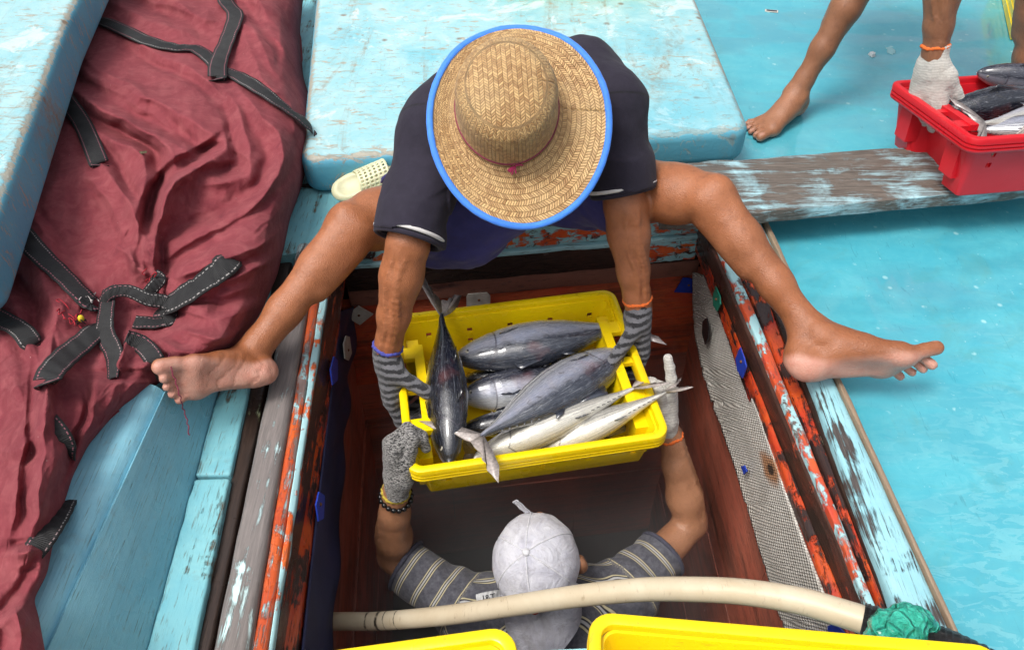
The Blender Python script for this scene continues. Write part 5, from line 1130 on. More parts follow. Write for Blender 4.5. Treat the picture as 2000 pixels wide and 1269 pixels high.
def strap(pts, wid=.034, lift=.005, n=None, taper=True):
    wid = wid * 1.35
    """a strap that lies on the cloth along a line of the photograph"""
    n = n or 12 * len(pts); q = spline([(a, b, 0) for a, b in pts], n); hs = np.array([tarp_h(a, b) for a, b, _ in q]); hs = np.convolve(np.pad(hs, 7, mode='edge'), np.ones(15) / 15, 'valid')
    hs = np.array([max(tarp_h(a + da, b + db) for da in (-14, 0, 14) for db in (-14, 0, 14)) for a, b, _ in q]); hs = np.convolve(np.pad(hs, 5, mode='edge'), np.ones(11) / 11, 'valid')
    P_ = []
    for i, (a, b, _) in enumerate(q):
        sink = max(0, 1 - min(i, n - 1 - i) / 10) ** 1.2; P_.append(at(a, b, max(hs[i], tarp_h(a, b) - .006) + lift - .060 * sink))
    P_ = np.array(P_); tg = np.gradient(P_, axis=0); nr = []
    for i in range(n):
        a, b, _ = q[i]; s_ = np.array([tg[i][1], -tg[i][0], 0]); s_ = unit(s_) * .016
        e = 30; p0, p1 = at(a - e, b, tarp_h(a - e, b)), at(a + e, b, tarp_h(a + e, b)); p2, p3 = at(a, b - e, tarp_h(a, b - e)), at(a, b + e, tarp_h(a, b + e))
        nn = np.cross(p1 - p0, p2 - p3); nn = nn / (np.linalg.norm(nn) + 1e-9); nr.append(nn if nn[2] > 0 else -nn)
    nr = np.array(nr); nr = np.stack([np.convolve(np.pad(nr[:, c], 12, mode='edge'), np.ones(25) / 25, 'valid') for c in range(3)], 1)
    wid = wid * np.clip(np.minimum(np.arange(n) - -1, n - np.arange(n)) / 9 * .9 + .1, .1, 1) if taper else wid
    return ribbon('strap', P_, wid, [tuple(x) for x in nr], n=n)
strap([(60, 10), (130, 26), (210, 45), (285, 78), (340, 92), (380, 94), (408, 112), (430, 134), (462, 147), (505, 172), (560, 212), (596, 238), (616, 256)], .034)
strap([(430, -60), (440, 0), (459, 28), (446, 70), (430, 110), (424, 138), (428, 172)], .038, .010)
strap([(70, 120), (125, 190), (160, 240), (186, 300), (200, 340)], .034)
strap([(10, 415), (70, 488), (120, 535), (165, 580), (200, 612)], .034)
strap([(462, 494), (436, 520), (412, 540), (375, 565), (330, 592), (292, 612)], .040)
strap([(-40, 600), (0, 622), (42, 645), (74, 690)], .030)
strap([(208, 620), (170, 660), (128, 695), (98, 728), (88, 760)], .034, .014)
ribbon('strap', [at(62, 796, .19), at(84, 815, .235), at(108, 842, .24), at(124, 870, .22), at(133, 905, .15)], .036, (.25, -.35, .9)); ribbon('strap', [at(128, 978, .15), at(114, 1006, .182), at(90, 1043, .205), at(62, 1080, .20), at(44, 1106, .14)], .036, (.25, -.3, .9))
ribbon('strap', [tz(596, 238, .006), tz(612, 246, .006), at(620, 262, .12), at(616, 282, .09), at(606, 276, .085)], .022, [(0, -.3, .95), (.5, -.2, .8), (1, -.2, .3), (.8, -.3, -.2)])
# the knot: loops of webbing standing up from the cloth
ribbon('strap', [tz(214, 560, .012), tz(206, 610, .024), tz(204, 650, .026), tz(222, 690, .020), tz(220, 738, .008)], [.030, .036, .040, .036, .018], (-.1, -.35, .93))
ribbon('strap', [tz(200, 590, .015), tz(216, 572, .040), tz(250, 568, .048), tz(288, 584, .046), tz(322, 590, .040), tz(335, 608, .022), tz(318, 628, .012), tz(262, 628, .010)], [.020, .024, .026, .028, .030, .034, .034, .032], [(-.2, -.8, .5), (0, -.75, .66), (0, -.6, .8), (.1, -.7, .7), (.3, -.6, .7), (.9, -.2, .3), (.1, .2, .95), (0, -.2, .97)])
ribbon('strap', [tz(246, 660, .008), tz(276, 672, .014), tz(300, 700, .016), tz(312, 742, .008)], .036, (.1, -.3, .95))
ribbon('strap', [tz(284, 580, .02), tz(300, 560, .030), tz(312, 545, .020), tz(300, 536, .008)], .026, (.3, -.7, .6))
M_thread = plain('red_thread', (.40, .015, .03), .8, .4, 200)
def threads(name, c, n, r, mat, parent, wl=22):
    for k in range(n):
        a, b = c[0] + random.uniform(-r, r), c[1] + random.uniform(-r, r); P_ = [tz(a, b, .010)]
        for q in range(4): a += random.uniform(-wl, wl) * .6; b += random.uniform(-wl, wl) * .5; P_.append(tz(a, b, random.uniform(.006, .022)))
        tube(name, spline(P_, 16), .0012, mat, parent, 5)
threads('thread', (135, 620), 7, 16, M_thread, tarp); threads('thread', (290, 545), 5, 8, M_thread, tarp, 12); threads('thread', (190, 580), 4, 10, plain('white_thread', (.55, .5, .48), .8), tarp, 26); threads('thread', (160, 625), 5, 10, plain('black_thread', (.015, .015, .015), .9), tarp, 14)
bm = bmesh.new(); bmesh.ops.create_icosphere(bm, subdivisions=2, radius=1, matrix=Matrix.Translation(V(tz(158, 622, .018))) @ Matrix.Diagonal((.006, .007, .008, 1))); link('yellow_cord_end', bm_mesh('yellow_cord_end', bm, True), plain('yellow_cord', (.75, .55, .02), .6), tarp)
# long loose thread that hangs over the toes of the left foot
tag(tube('loose_thread', spline([tz(330, 690, .01), at(332, 712, .20), at(343, 745, .185), at(352, 775, .165), at(358, 798, .12), at(366, 824, .10), at(369, 850, .085)], 60) + .0012 * np.array([[math.sin(i * 1.1), math.cos(i * 1.7), 0] for i in range(60)]), .0011, plain('plum_thread', (.20, .015, .05), .8, .3, 200), None, 5), 'long loose plum red thread hanging over the toes of the turned up foot', 'thread')
# crumpled dead leaf lying on the cloth
bm = bmesh.new(); c = tz(279, 299, .006); vs = []
for k in range(9):
    a = 2 * math.pi * k / 9; rr_ = .009 * (1 + .4 * math.sin(k * 2.3)); vs.append(bm.verts.new(V(c + A(math.cos(a) * rr_, math.sin(a) * rr_ * .8, .003 * math.sin(k * 1.9)))))
vc = bm.verts.new(V(c + A(0, 0, .005)))
for k in range(9): bm.faces.new((vs[k], vs[(k + 1) % 9], vc))
bmesh.ops.solidify(bm, geom=bm.faces[:], thickness=.0015)
tag(link('dead_leaf', bm_mesh('dead_leaf', bm), plain('leaf_tan', (.22, .19, .11), .8, .5, 120)), 'small crumpled tan leaf lying on the red tarpaulin', 'leaf')
# ============ the man standing in the hold
P2 = empty('person', A(.08, -.50, WZ), 'man in a white cap and striped shirt, standing in the hold reaching up', 'person')
shL, elL, wrL = at(915, 1190, -.50), at(768, 1085, -.46), crate_pt(-.312, -.205, -.078)
shR, elR, wrR = at(1215, 1160, -.50), at(1350, 1022, -.47), crate_pt(.334, -.115, -.135)
hc = at(1052, 1098, -.31)
S = SDF((-.42, -.86, WZ - .02), (.58, .02, -.02), .0055)
S.chain([A(.08, -.49, -.52), A(.08, -.52, -.72), A(.08, -.52, -.95)], [.13, .125, .13], .05, flat=((0, 1, 0), 1.35)); S.cone(shL, shR, .066, .066, .05)
for q in (-1, 1): S.chain([A(.08 + q * .09, -.51, -.95), A(.08 + q * .10, -.47, -1.32), A(.08 + q * .10, -.52, WZ + .08)], [.09, .058, .036], .03); foot(S, A(.08 + q * .10, -.52, WZ + .08), (q * .15, 1, 0), (0, 0, 1), q, 1.0)
S.cone(A(.08, -.49, -.49), hc + A(0, 0, -.06), .056, .052, .03)
arm(S, shL, elL, wrL, (-1, -.2, .3), .96); arm(S, shR, elR, wrR, (1, -.2, .3), 1.0)
fd = unit(A(0, .95, .28)); up0 = unit(A(-.24, -.27, .93)); Mh2 = head(S, hc, fd, up0)
S.warp(lambda p: .0012 * fbm(p, 16, 2, 4.0))
finish_body('body', S, SK2, P2, ())
S = SDF((-.36, -.84, -1.02), (.58, .0, -.28), .0052)
S.chain([A(.08, -.49, -.52), A(.08, -.52, -.72), A(.08, -.52, -.97)], [.145, .14, .145], .05, flat=((0, 1, 0), 1.3)); S.cone(shL, shR, .080, .080, .05); S.ell(A(.08, -.50, -.47), (.09, .08, .05), None, .04)
sl = []
for sh, el, f in ((shL, elL, .86), (shR, elR, .60)):
    u = unit(el - sh); e = sh + u * np.linalg.norm(el - sh) * f; S.cone(sh, e, .072, .062, .03); sl.append((sh, e, u, el))
S.warp(lambda p: .005 * fbm(p, 11, 3, 14.0) + .0025 * np.sin(70 * (p[:, 0] + p[:, 1]) + 5 * fbm(p, 6, 2, 3.0)))
for sh, e, u, el in sl: S.half(e, u, .003, e + u * .05, .10); S.cone(e - u * .05, el, .052, .050, .002, 's')
me, v = sdf_mesh('shirt', S, 1); run = v[:, 1] * .8 - v[:, 2] * .5
for sh, e, u, el in sl: d = (v - sh) @ u; m = d > .02; run[m] = d[m] + .005
attr(me, 'run', run)
t = MT('striped_polo', .9, Sheen_Weight=.1); o = t.co(); r_ = t.attr('run'); n = t.noise(o, 90, 4, .7); n1 = t.noise(o, 300, 2); base = t.mix(t.rng(n, .35, .7), (.045, .046, .062), (.115, .115, .135)); fr_ = t.math('FRACT', t.math('MULTIPLY', r_, 21))
d_ = t.math('ABSOLUTE', t.math('SUBTRACT', fr_, .5)); c = t.mix(t.rng(d_, .17, .15), base, (.02, .02, .03)); c = t.mix(t.rng(t.math('ABSOLUTE', t.math('SUBTRACT', d_, .115)), .035, .022), c, (.46, .41, .26)); c = t.mix(t.rng(d_, .045, .03), c, (.40, .40, .40))
c = t.mix(t.rng(t.attr('run'), .155, .158), c, base) if False else c; t.set('Base Color', c); t.bump(t.math('ADD', t.noise(o, 24, 4, .6, 1.2), t.math('MULTIPLY', n1, .2)), .4, .005)
shirt2 = link('shirt', me, t.m, P2); shirt2['label'] = 'grey short sleeved shirt with cream stripes'
for sh, e, u, el in sl: tube('sleeve_hem', ring_on(e, u, .0625, -.008), .0055, plain('grey_rib', (.06, .06, .09), .9, .4, 150), shirt2, 8, True)
col = [hc + A(0, 0, -.105) + A(math.cos(a) * .074, math.sin(a) * .064 - .02, .012 * math.sin(a)) for a in np.linspace(0, 2 * math.pi, 48, endpoint=False)]
tube('collar', col, .014, plain('white_collar', (.55, .56, .57), .8, .3, 60), shirt2, 8, True, flat=.7)
cu = bpy.data.curves.new('collar_lettering', 'FONT'); cu.body = 'J&T'; cu.size = .020; cu.extrude = .0006; cu.align_x = 'CENTER'
tmp = bpy.data.objects.new('tmp', cu); COL.objects.link(tmp); bpy.context.view_layer.update(); tme = bpy.data.meshes.new_from_object(tmp.evaluated_get(bpy.context.evaluated_depsgraph_get())); bpy.data.objects.remove(tmp)
tp = at(955, 1166, -.372); tz_ = unit(CAM - tp + A(-.3, 0, .2)); tx = unit(A(1, .16, .10)); pr_ = [tp + tx * q for q in (-.030, -.012, .012, .034)]; ribbon('collar_patch', [p - tz_ * (.003 + 8 * (i - 1.2) ** 2 * .0012) for i, p in enumerate(pr_)], .026, tuple(tz_), plain('white_collar_patch', (.55, .56, .57), .8, .3, 60), shirt2); tp = tp - np.cross(tz_, tx) * .007; Mt = frame(tx, tz_); link('collar_lettering', tme, plain('black_print', (.02, .02, .022), .7), shirt2, Matrix([[*Mt[0], tp[0]], [*Mt[1], tp[1]], [*Mt[2], tp[2]], [0, 0, 0, 1]]))
# gloves of the man in the hold
glove(P2, wrL, crate_dir(.02, .42, .90), crate_dir(-1, -.15, .1), dict(curl=[(.90, 1.2, .8), (1.0, 1.25, .8), (1.0, 1.25, .8), (1.05, 1.2, .8)], thumb=(.92, .25, -.28), mir=-1, tcurl=.1), G_speck, CF_yellow, .030, 'speckled grey glove with yellow cuff', 1.02, cuff_r=.028, el=elL)
glove(P2, wrR, crate_dir(.04, .40, .90), crate_dir(1, -.15, .1), dict(curl=[(.05, .10, .1), (1.1, 1.2, .8), (1.2, 1.2, .8), (1.2, 1.2, .8)], thumb=(.92, .25, -.2), mir=1, tcurl=.1, lens=(1.1, 1, 1, 1)), G_white, CF_orange, .034, 'off white glove with orange cuff', 1.0, cuff_r=.029, el=elR)
# bead bracelet
M_bead = plain('black_bead', (.010, .010, .011), .18, .3, 60); ax_ = unit(wrL - elL); bc = wrL - ax_ * .050; br = []
a_ = unit(np.cross(ax_, A(.2, .9, .1))); b_ = np.cross(ax_, a_); bo = empty('bracelet', bc, None, None); bo.parent = P2; bo.matrix_parent_inverse = mw(P2).inverted()
bead = bpy.data.meshes.new('bead'); bm = bmesh.new(); bmesh.ops.create_uvsphere(bm, u_segments=12, v_segments=8, radius=.0062); bm.to_mesh(bead); bm.free(); bead.polygons.foreach_set('use_smooth', [True] * len(bead.polygons)); bead.materials.append(M_bead)
for k in range(18):
    q = 2 * math.pi * k / 18; p = bc + (a_ * math.cos(q) + b_ * math.sin(q)) * .0335 + ax_ * .004 * math.sin(q * 2)
    link('bead', bead, None, bo, Matrix.Translation(V(p)))
# white cap worn back to front: crown of six panels, peak over the nape
Mc = Mh2; cc = hc + Mc @ A(-.004, 0, .026)
def cap_pt(a, q, out=0.0):
    """q 0 at the button .. 1 at the rim; a = 0 to the face"""
    r = math.sin(q * math.pi / 2 * 1.04); z = math.cos(q * math.pi / 2 * 1.04); seam = .0016 * (1 - abs(math.sin(a * 3)) ** .35) * r
    w_ = .0060 * mnoise.noise(Vector((math.cos(a) * 2.4, math.sin(a) * 2.4, q * 4))) + .0016 * mnoise.noise(Vector((math.cos(a) * 6, math.sin(a) * 6, q * 9))); k = 1 + w_ * 10 * .6
    return A((.106 + out - seam) * r * math.cos(a) * k, (.095 + out - seam) * r * math.sin(a) * k, (.098 + out) * z * (1 + w_ * 4) - .002)
vs, fs, uv = [], [], []; NA, NQ = 108, 34
for i in range(NQ):
    for k in range(NA): vs.append(cc + Mc @ cap_pt(2 * math.pi * k / NA, .012 + .988 * i / (NQ - 1))); uv.append((k / NA, i / NQ))
for i in range(NQ - 1):
    for k in range(NA): q = (k + 1) % NA; fs.append((i * NA + k, (i + 1) * NA + k, (i + 1) * NA + q, i * NA + q))
fs.append(tuple(range(NA)))
tc = MT('white_cap_cloth', .9, Sheen_Weight=.1); o = tc.co(); n = tc.noise(o, 16, 6, .7, .8); n2 = tc.noise(o, 60, 5, .7, .4); c = tc.mix(tc.rng(n, .38, .64), (.62, .62, .67), (.46, .46, .53)); c = tc.mix(tc.rng(n2, .52, .72, 0, .55), c, (.26, .24, .26)); c = tc.mix(tc.rng(tc.noise(o, 9, 5, .7, 1.0), .54, .66, 0, .5), c, (.33, .31, .33)); tc.set('Base Color', c); tc.bump(tc.math('ADD', n, tc.math('MULTIPLY', tc.noise(o, 1200, 2), .08)), .9, .012)
cap = link('cap', mesh('cap', vs, fs, True, uv), tc.m, P2); cap['label'] = 'white cap worn back to front'; md = cap.modifiers.new('thick', 'SOLIDIFY'); md.thickness = .002; md.offset = -1
M_stitch = plain('cap_seam', (.66, .66, .70), .9, .3, 200)
for k in range(6): tube('seam', [cc + Mc @ cap_pt(math.pi / 6 * (2 * k + 1) - math.pi / 6, q, .0006) for q in np.linspace(.05, .97, 24)], .0016, M_stitch, cap, 6)
bm = bmesh.new(); bmesh.ops.create_uvsphere(bm, u_segments=14, v_segments=8, radius=1, matrix=Matrix.Translation(V(cc + Mc @ A(0, 0, .0965))) @ Matrix.Diagonal((.009, .009, .007, 1))); link('button', bm_mesh('button', bm, True), M_stitch, cap)
bm = bmesh.new(); rows_ = []
for i in range(12):
    f = i / 11; row = []
    for k in range(25):
        g_ = k / 24 * 2 - 1; a = math.pi + g_ * 1.12; e = cap_pt(a, 1.0); ext_ = .088 * f * (1 - g_ * g_ * .78) ** .5 if abs(g_) < .999 else 0
        row.append(bm.verts.new(V(cc + Mc @ (e + A(-ext_, e[1] * .06 * f, -.030 * f * f - .024 * f * g_ * g_ + .004)))))
    rows_.append(row)
for i in range(11):
    for k in range(24): bm.faces.new((rows_[i][k], rows_[i][k + 1], rows_[i + 1][k + 1], rows_[i + 1][k]))
bmesh.ops.solidify(bm, geom=bm.faces[:], thickness=.004); link('peak', bm_mesh('peak', bm, True, 60), tc.m, cap)
sp = [cc + Mc @ (cap_pt(a, .97, .003)) for a in np.linspace(.55, .15, 8)] + [cc + Mc @ (cap_pt(.30, .85, .012) + A(.016, .006, .02))]
ribbon('strap', sp[-4:], .016, tuple(Mc @ A(1, .2, .3)), tc.m, cap, th=.002)
bm = bmesh.new(); bmesh.ops.create_uvsphere(bm, u_segments=10, v_segments=8, radius=1, matrix=Matrix.Translation(V(cc + Mc @ cap_pt(math.pi, .82, .001))) @ Matrix.Diagonal((.011, .012, .007, 1))); link('red_patch', bm_mesh('red_patch', bm, True), plain('red_patch', (.45, .05, .02), .8), cap)

# ============ the man at the top right: legs and one arm in the picture, the rest above it
P3 = empty('person', A(1.2, 1.05, -.05), 'barefoot man standing at the top right, gripping the red crate with a white glove', 'person')
an1, kn1 = at(1553, 186, .028), at(1700, -66, .40); an2, kn2 = at(1988, 205, .028), at(2040, -60, .43)
h1, h2 = A(1.10, 1.50, .72), A(1.40, 1.46, .72); wr3, el3 = at(1822, 128, .315), at(1852, -84, .565); sh3 = A(1.10, 1.02, .86)
S = SDF((.70, .48, -.08), (2.0, 1.75, 1.32), .0055)
leg(S, h1, kn1, an1, (-.3, -1, .5), 1.06); leg(S, h2, kn2, an2, (.2, -1, .4), 1.06)
hd_ = unit(at(1478, 252, -.05) - at(1582, 196, -.05)); fr3 = foot(S, an1, (hd_[0], hd_[1], -.02), (0, 0, 1), mir=1, s=1.02, spread=1.25)
fr4 = foot(S, an2, (.1, -1, 0), (0, 0, 1), mir=-1, s=1.0)
S.chain([(h1 + h2) / 2, A(1.26, 1.28, .90), A(1.26, 1.08, .98)], [.14, .13, .125], .05); S.cone(sh3, A(1.46, 1.02, .86), .07, .07, .05); S.cone(A(1.27, 1.04, .98), A(1.28, .93, 1.04), .058, .054, .03)
arm(S, sh3, el3, wr3, (-.5, -.9, .3), 1.0); arm(S, A(1.46, 1.02, .86), A(1.56, .90, .62), A(1.60, .76, .38), (.6, -.8, .2), 1.0)
head(S, A(1.28, .87, 1.08), (0, -.75, -.66), (0, -.5, .8))
S.warp(lambda p: .0012 * fbm(p, 14, 2, 7.0)); finish_body('body', S, SK3, P3, (fr3, fr4))
S = SDF((.75, .85, .30), (1.75, 1.75, 1.25), .008)
S.chain([(h1 + h2) / 2 + A(0, 0, .04), A(1.26, 1.28, .90), A(1.26, 1.08, .98)], [.155, .15, .14], .05); S.cone(sh3, A(1.46, 1.02, .86), .085, .085, .05)
S.cone(sh3, sh3 + (el3 - sh3) * .5, .075, .068, .03); S.cone(A(1.46, 1.02, .86), A(1.51, .96, .74), .075, .068, .03); S.warp(lambda p: .005 * fbm(p, 9, 2, 5.0))
me, v = sdf_mesh('shirt', S, 1); link('shirt', me, cloth('faded_shirt', (.10, .12, .15), (.14, .16, .2)), P3)
S = SDF((.80, 1.1, .30), (1.75, 1.75, .92), .008); S.ell((h1 + h2) / 2, (.20, .14, .14), None, .05)
for a, b in ((h1, kn1), (h2, kn2)): S.cone(a, a + (b - a) * .55, .11, .10, .04)
S.warp(lambda p: .005 * fbm(p, 9, 2, 6.0)); me, v = sdf_mesh('shorts', S, 1); link('shorts', me, cloth('dark_shorts', (.03, .03, .04), (.05, .05, .06)), P3)
S = SDF((1.14, .74, .98), (1.42, 1.0, 1.24), .006); S.ell((1.28, .885, 1.105), (.088, .105, .095), None, .02); S.half((1.28, .83, 1.06), (0, -.75, -.66), .005, None, .15); me, v = sdf_mesh('hair', S, 1); link('hair', me, plain('black_hair', (.012, .010, .009), .55, .4, 200), P3)
# red crate on the plank, with its fish
CR2 = crate_mesh(W=.40, h=.175, notch=.050)
q0, q1 = at(1868, 276, .275), at(1752, 163, .222); qx = unit(at(2060, 262, .275) - q0)
MR = crate_matrix(q0, q0 + qx, q1); MR = MR @ Matrix.Translation((.042, -.04, 0))
rc = crate('fish_crate', MR, M_redp, 'red fish crate of tuna resting on the edge of the weathered plank', None, CR2)
rp = lambda x, y, z: np.array(MR @ Vector((x, y, z)))
wr3b = wr3
rdir = lambda x, y, z: np.array(MR.to_3x3() @ Vector((x, y, z)))
glove(P3, wr3, unit(wr3 - el3) + .25 * rdir(0, 0, -1), rdir(-.90, -.40, .2), dict(curl=[(.55, 1.2, .8), (.60, 1.25, .8), (.62, 1.25, .8), (.66, 1.25, .8)], thumb=(.80, .30, -.50), mir=1, tcurl=.1), G_white, CF_orange, .045, 'off white knitted glove with orange cuff', 1.22, cuff_r=.0255, el=el3)
fish('dark tuna at the far side of the red crate', rp(-.235, .03, -.04), rp(.18, .07, -.03), rp(0, -.3, 1) - rp(0, 0, 0), F_dark, 1.25, group='tuna in the crates')
fish('striped silver tuna curving down beside the handle of the red crate', rp(.10, -.14, -.05), rp(-.20, -.05, -.045), rp(0, 1, .3) - rp(0, 0, 0), F_stripe, 1.1, bend=.12)
fish('pale tuna with blotched side in the middle of the red crate', rp(.22, -.05, -.03), rp(-.17, -.07, -.02), rp(0, 1, .45) - rp(0, 0, 0), F_pale, 1.15)
fish('pale tuna at the near side of the red crate, tail hanging over the rim', rp(.24, -.13, -.06), rp(-.105, -.155, .015), rp(0, 1, .3) - rp(0, 0, 0), F_pale, 1.0, fin=M_finp, twist=1.2, tail_open=.9)
fish('small tuna whose head rests on the far rim of the red crate', rp(-.055, .165, .020), rp(.24, .10, -.02), rp(0, -.5, 1) - rp(0, 0, 0), F_stripe, 1.2)

# ------------------------------------------------------------------ hose, coupling and bag
hp = [(600, 1222, -.47), (645, 1213, -.45), (740, 1212, -.40), (870, 1201, -.31), (1000, 1182, -.215), (1130, 1163, -.13), (1250, 1151, -.06), (1350, 1150, -.01), (1450, 1155, .025), (1560, 1172, .055), (1640, 1195, .072), (1700, 1214, .08)]
hpts = spline([at(*p) for p in hp], 120)
th = MT('cream_hose', .42); o = th.co(); n = th.noise(o, 8, 5, .65, .5); n2 = th.noise(th.co('Object', (4, 1, 1)), 40, 5, .7); c = th.mix(th.rng(n, .35, .7), (.62, .54, .40), (.52, .42, .28)); c = th.mix(th.rng(n2, .60, .72, 0, .6), c, (.24, .15, .08))
u, v, _ = th.sep(th.co('UV')); 
for vv, ww in ((.165, .0035), (.195, .005), (.215, .002), (.245, .002)): c = th.mix(th.math('MULTIPLY', th.rng(th.math('ABSOLUTE', th.math('SUBTRACT', th.math('ADD', v, th.math('MULTIPLY', n2, .01)), vv + .005)), ww, ww * .5), th.rng(n2, .38, .55)), c, (.03, .025, .02))
c = th.mix(th.rng(v, .22, 0, 0, .4), c, (.36, .25, .12)); th.set('Base Color', c); th.bump(th.math('ADD', n, n2), .15, .002)
ho = empty('hose', hpts[60], 'thick cream hose arching across the hold in front of the man in the white cap', 'hose')
tube('pipe', hpts, np.linspace(.0195, .0225, 120), th.m, ho, 20)
e0 = hpts[-1]; ed = unit(hpts[-1] - hpts[-5]); cp = [e0 - ed * .012, e0 + ed * .03, e0 + ed * .06, at(1790, 1242, .085), at(1850, 1262, .085), at(1930, 1300, .08)]
cps = spline(cp, 90); rr_ = np.array([.026 + .0012 * (math.sin(i * 1.9) > .3) + .004 * (24 < i < 60) + .002 * mnoise.noise(Vector((i * .4, 1, 1))) for i in range(90)]); rr_[22:26] = .0245; rr_[60:64] = .026
tt = MT('black_tape', .28); o = tt.co(); tt.set('Base Color', tt.mix(tt.rng(tt.noise(o, 20, 4), .3, .7), (.010, .010, .011), (.035, .034, .036))); wv = tt.noise(tt.co('UV', (40, 3, 1)), 4, 3, .6, .8); tt.bump(wv, .9, .006)
co2 = tube('coupling', cps, rr_, tt.m, ho, 22)
# green plastic bag tied round the coupling
tb = MT('green_plastic_bag', .22, Transmission_Weight=.0, Coat_Weight=.5); o = tb.co(); n = tb.voro(o, 34, 'DISTANCE_TO_EDGE'); tb.set('Base Color', tb.mix(tb.rng(tb.noise(o, 20, 5, .7), .35, .7), (.015, .42, .29), (.06, .62, .46))); tb.bump(tb.math('ADD', tb.math('MULTIPLY', tb.rng(n, 0, .12, 1, 0), .8), tb.noise(o, 70, 4, .7, 2.0)), .9, .012)
S = SDF((.50, -.90, .0), (.78, -.60, .25), .0028)
S.chain([at(1712, 1262, .10), at(1740, 1238, .12), at(1772, 1216, .125), at(1800, 1212, .12)], [.016, .030, .024, .014], .02); S.cone(at(1800, 1212, .12), at(1822, 1224, .11), .014, .008, .015); S.cone(at(1720, 1268, .11), at(1760, 1250, .12), .020, .020, .02); S.cone(at(1700, 1255, .10), at(1722, 1262, .10), .005, .012, .01)
S.warp(lambda p: .006 * np.abs(fbm(p, 34, 3, 2.0)) + .004 * fbm(p, 70, 2, 5.0) - .002)
me, v = sdf_mesh('plastic_bag', S, 0); tag(link('plastic_bag', me, tb.m), 'crumpled green plastic bag tied round the black hose coupling', 'bag')

# ------------------------------------------------------------------ yellow crates at the bottom edge, standing on the near beam
def low_crate(c0, c1, label, right):
    """c0, c1 = the two visible rim corners of the far side"""
    x = unit(c1 - c0); x[2] = 0; x = unit(x); z = A(0, 0, 1.0); y = np.cross(z, x); c = (c0 if right else c1) + x * (.285 if right else -.285) - y * .225
    m = Matrix([[x[0], y[0], z[0], c[0]], [x[1], y[1], z[1], c[1]], [x[2], y[2], z[2], c[2]], [0, 0, 0, 1]]); return crate('fish_crate', m, M_yel, label, 'yellow fish crates')
low_crate(at(1150, 1210, .20), at(1640, 1252, .20), 'empty yellow fish crate at the bottom edge, right of the white cap peak', True)
low_crate(at(560, 1300, .20), at(1006, 1238, .20), 'empty yellow fish crate at the bottom edge, left of the white cap peak', False)

# ------------------------------------------------------------------ small things
# cream sandal with a pierced strap
s0, s1 = at(664, 378, .035), at(800, 330, .070); sx = unit(s1 - s0); Ms = frame(sx, A(0, -.45, .9)); O = (s0 + s1) / 2; sd_o = empty('sandal', O, 'cream plastic slide sandal with a pierced strap lying beside the left thigh', 'sandal')
G = lambda x, y, z: O + Ms @ A(x, y, z)
M_cream = plain('cream_rubber', (.66, .65, .42), .45, .18, 40, Subsurface_Weight=.1)
S = SDF(O - .19, O + .19, .003)
for a, b, r in ((-.085, -.055, .034), (-.055, -.01, .038), (-.01, .05, .036), (.05, .085, .033)): S.cone(G(a, 0, .012), G(b, 0, .012), r, r, .02, flat=(Ms[:, 2], 2.4))
S.cone(G(-.075, 0, .026), G(.08, 0, .026), .026, .026, .008, 's', flat=(Ms[:, 2], 2.8)); me, v = sdf_mesh('sole', S, 1); link('sole', me, M_cream, sd_o)
vs, fs = [], []; NA, NL = 26, 14; hol = set()
for i in range(NL):
    for k in range(NA): a = math.pi * (k / (NA - 1)); f = i / (NL - 1); r = .040 + .003 * f; vs.append(G(-.052 + .085 * f + .012 * math.sin(a), math.cos(a) * r * 1.02, .010 + math.sin(a) * (.036 + .014 * f)))
for i in range(NL - 1):
    for k in range(NA - 1):
        if i % 2 == 1 and k % 2 == 1 and 2 < k < NA - 3 and i < NL - 2: continue
        fs.append((i * NA + k, i * NA + k + 1, (i + 1) * NA + k + 1, (i + 1) * NA + k))
so2 = link('strap', mesh('strap', vs, fs, True), M_cream, sd_o); md = so2.modifiers.new('thick', 'SOLIDIFY'); md.thickness = .004; md = so2.modifiers.new('sub', 'SUBSURF'); md.levels = md.render_levels = 2
# paper label, ice and scraps on the deck
def scrap(name, c, r, h, mat, label, cat, n=10, seed=0, sxy=(1, 1)):
    rnd = random.Random(seed); bm = bmesh.new(); c = np.array(c); ring = []
    for k in range(n): a = 2 * math.pi * k / n; q = r * (.7 + .6 * rnd.random()); ring.append((math.cos(a) * q * sxy[0], math.sin(a) * q * sxy[1]))
    prism(bm, [c + A(x, y, 0) for x, y in ring], [c + A(x * .75, y * .75, h * (.7 + .6 * rnd.random())) for x, y in ring]); bevel(bm, min(h, r) * .15, 2)
    return tag(link(name, bm_mesh(name, bm, True), mat), label, cat)
M_ice = plain('ice_white', (.72, .76, .76), .35, .2, 60)
lp = at(1507, 22, DZ + .002); bm = bmesh.new(); boxm(bm, lp, (.050, .020, .002), Matrix.Rotation(R(-14), 3, 'Z')); lo_ = tag(link('paper_label', bm_mesh('paper_label', bm), M_white), 'small white label with a dark strip stuck on the turquoise deck', 'label'); bm = bmesh.new(); boxm(bm, lp + A(0, 0, .0015), (.040, .009, .002), Matrix.Rotation(R(-14), 3, 'Z')); link('dark_strip', bm_mesh('dark_strip', bm), plain('print_dark', (.03, .03, .05), .6, .5, 400), lo_)
scrap('ice_lump', at(1703, 109, DZ + .001), .014, .010, M_ice, 'small white lump of ice on the turquoise deck near the standing leg', 'ice', seed=3)
scrap('ice_smear', at(1740, 100, DZ + .001), .020, .003, plain('pale_smear', (.30, .58, .62), .4), 'pale flat smear of melting ice beside the white lump', 'ice', seed=5, sxy=(.8, 1.3), n=14)
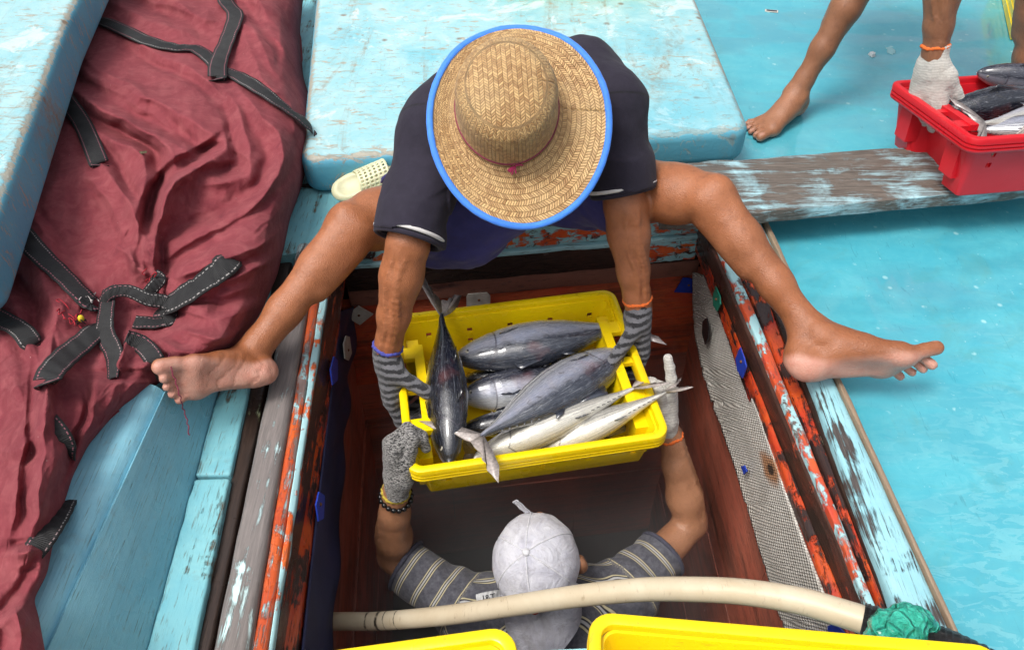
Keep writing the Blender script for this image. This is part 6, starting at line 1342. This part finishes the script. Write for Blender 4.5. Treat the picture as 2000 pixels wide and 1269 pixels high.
# yellow crate at the top right corner, behind the second leg
yq = at(1972, 20, -.05); bm = bmesh.new(); yd = unit(at(1972, 75, -.05) - at(1950, -20, -.05))
pA, pB = at(1948, -40, -.046), at(1973, 78, -.046); pn = A(.22, .05, 0)
prism(bm, [pA, pB, pB + pn, pA + pn], [pA + A(.0, 0, .16), pB + A(.0, 0, .16), pB + pn + A(0, 0, .16), pA + pn + A(0, 0, .16)]); bevel(bm, .008, 3)
bx = link('fish_box', bm_mesh('fish_box', bm, True), M_yel); tag(bx, 'yellow box with red markings standing behind the leg at the top right corner', 'box')
for k in range(4): link('ridge', board_mesh('ridge', [pA + A(-.003, 0, .03 + k * .03), pB + A(-.003, 0, .03 + k * .03)], [pA + A(.004, 0, .03 + k * .03), pB + A(.004, 0, .03 + k * .03)], thick=.005, n=4, bev=.001, jit=0), M_yel, bx)
for st in ([(.3, .12), (.36, .09), (.42, .13)], [(.45, .12), (.5, .08), (.54, .12), (.5, .13)], [(.6, .08), (.64, .13), (.68, .08)]): tube('marker_stroke', [pA + (pB - pA) * a + A(-.004, 0, z_) for a, z_, _ in spline([(a, b, 0) for a, b in st], 12)], .003, M_mark, bx, 6)
# red slipper and yellow crate feet at the very top
S = SDF(at(690, -14, .12) - .09, at(690, -14, .12) + .09, .003); c = at(690, -12, .136); S.cone(c + A(-.03, .02, 0), c + A(.03, .0, 0), .026, .030, .01, flat=((0, 0, 1), 2.2)); S.cone(c + A(-.03, .05, 0), c + A(.03, .045, 0), .026, .028, .01, flat=((0, 0, 1), 2.2)); me, v = sdf_mesh('slipper', S, 1); tag(link('slipper', me, plain('red_rubber', (.50, .01, .04), .4)), 'red rubber slipper whose tip shows at the top edge of the hatch cover', 'slipper')
my = empty('fish_crate', at(1140, -60, .13), 'yellow crate standing at the top edge on the hatch cover, only its foot showing', 'crate', 'yellow fish crates')
MT_ = Matrix.Translation(V(at(1138, -4, .127) + A(0, .235, .142)))
for nm, me in CR: link(nm, me.copy(), M_yel, my, MT_)
# ------------------------------------------------------------------ cold mist from the ice in the hold
mt = bpy.data.materials.new('mist'); mt.use_nodes = True; mt.node_tree.nodes.clear(); ou = mt.node_tree.nodes.new('ShaderNodeOutputMaterial'); pv = mt.node_tree.nodes.new('ShaderNodeVolumePrincipled')
pv.inputs['Density'].default_value = .48; pv.inputs['Color'].default_value = (.92, .92, .93, 1); pv.inputs['Anisotropy'].default_value = .2; mt.node_tree.links.new(pv.outputs[0], ou.inputs['Volume'])
bm = bmesh.new(); boxm(bm, (.06, -.36, -1.03), (.84, 1.36, 1.34)); tag(link('mist', bm_mesh('mist', bm), mt), kind='stuff')
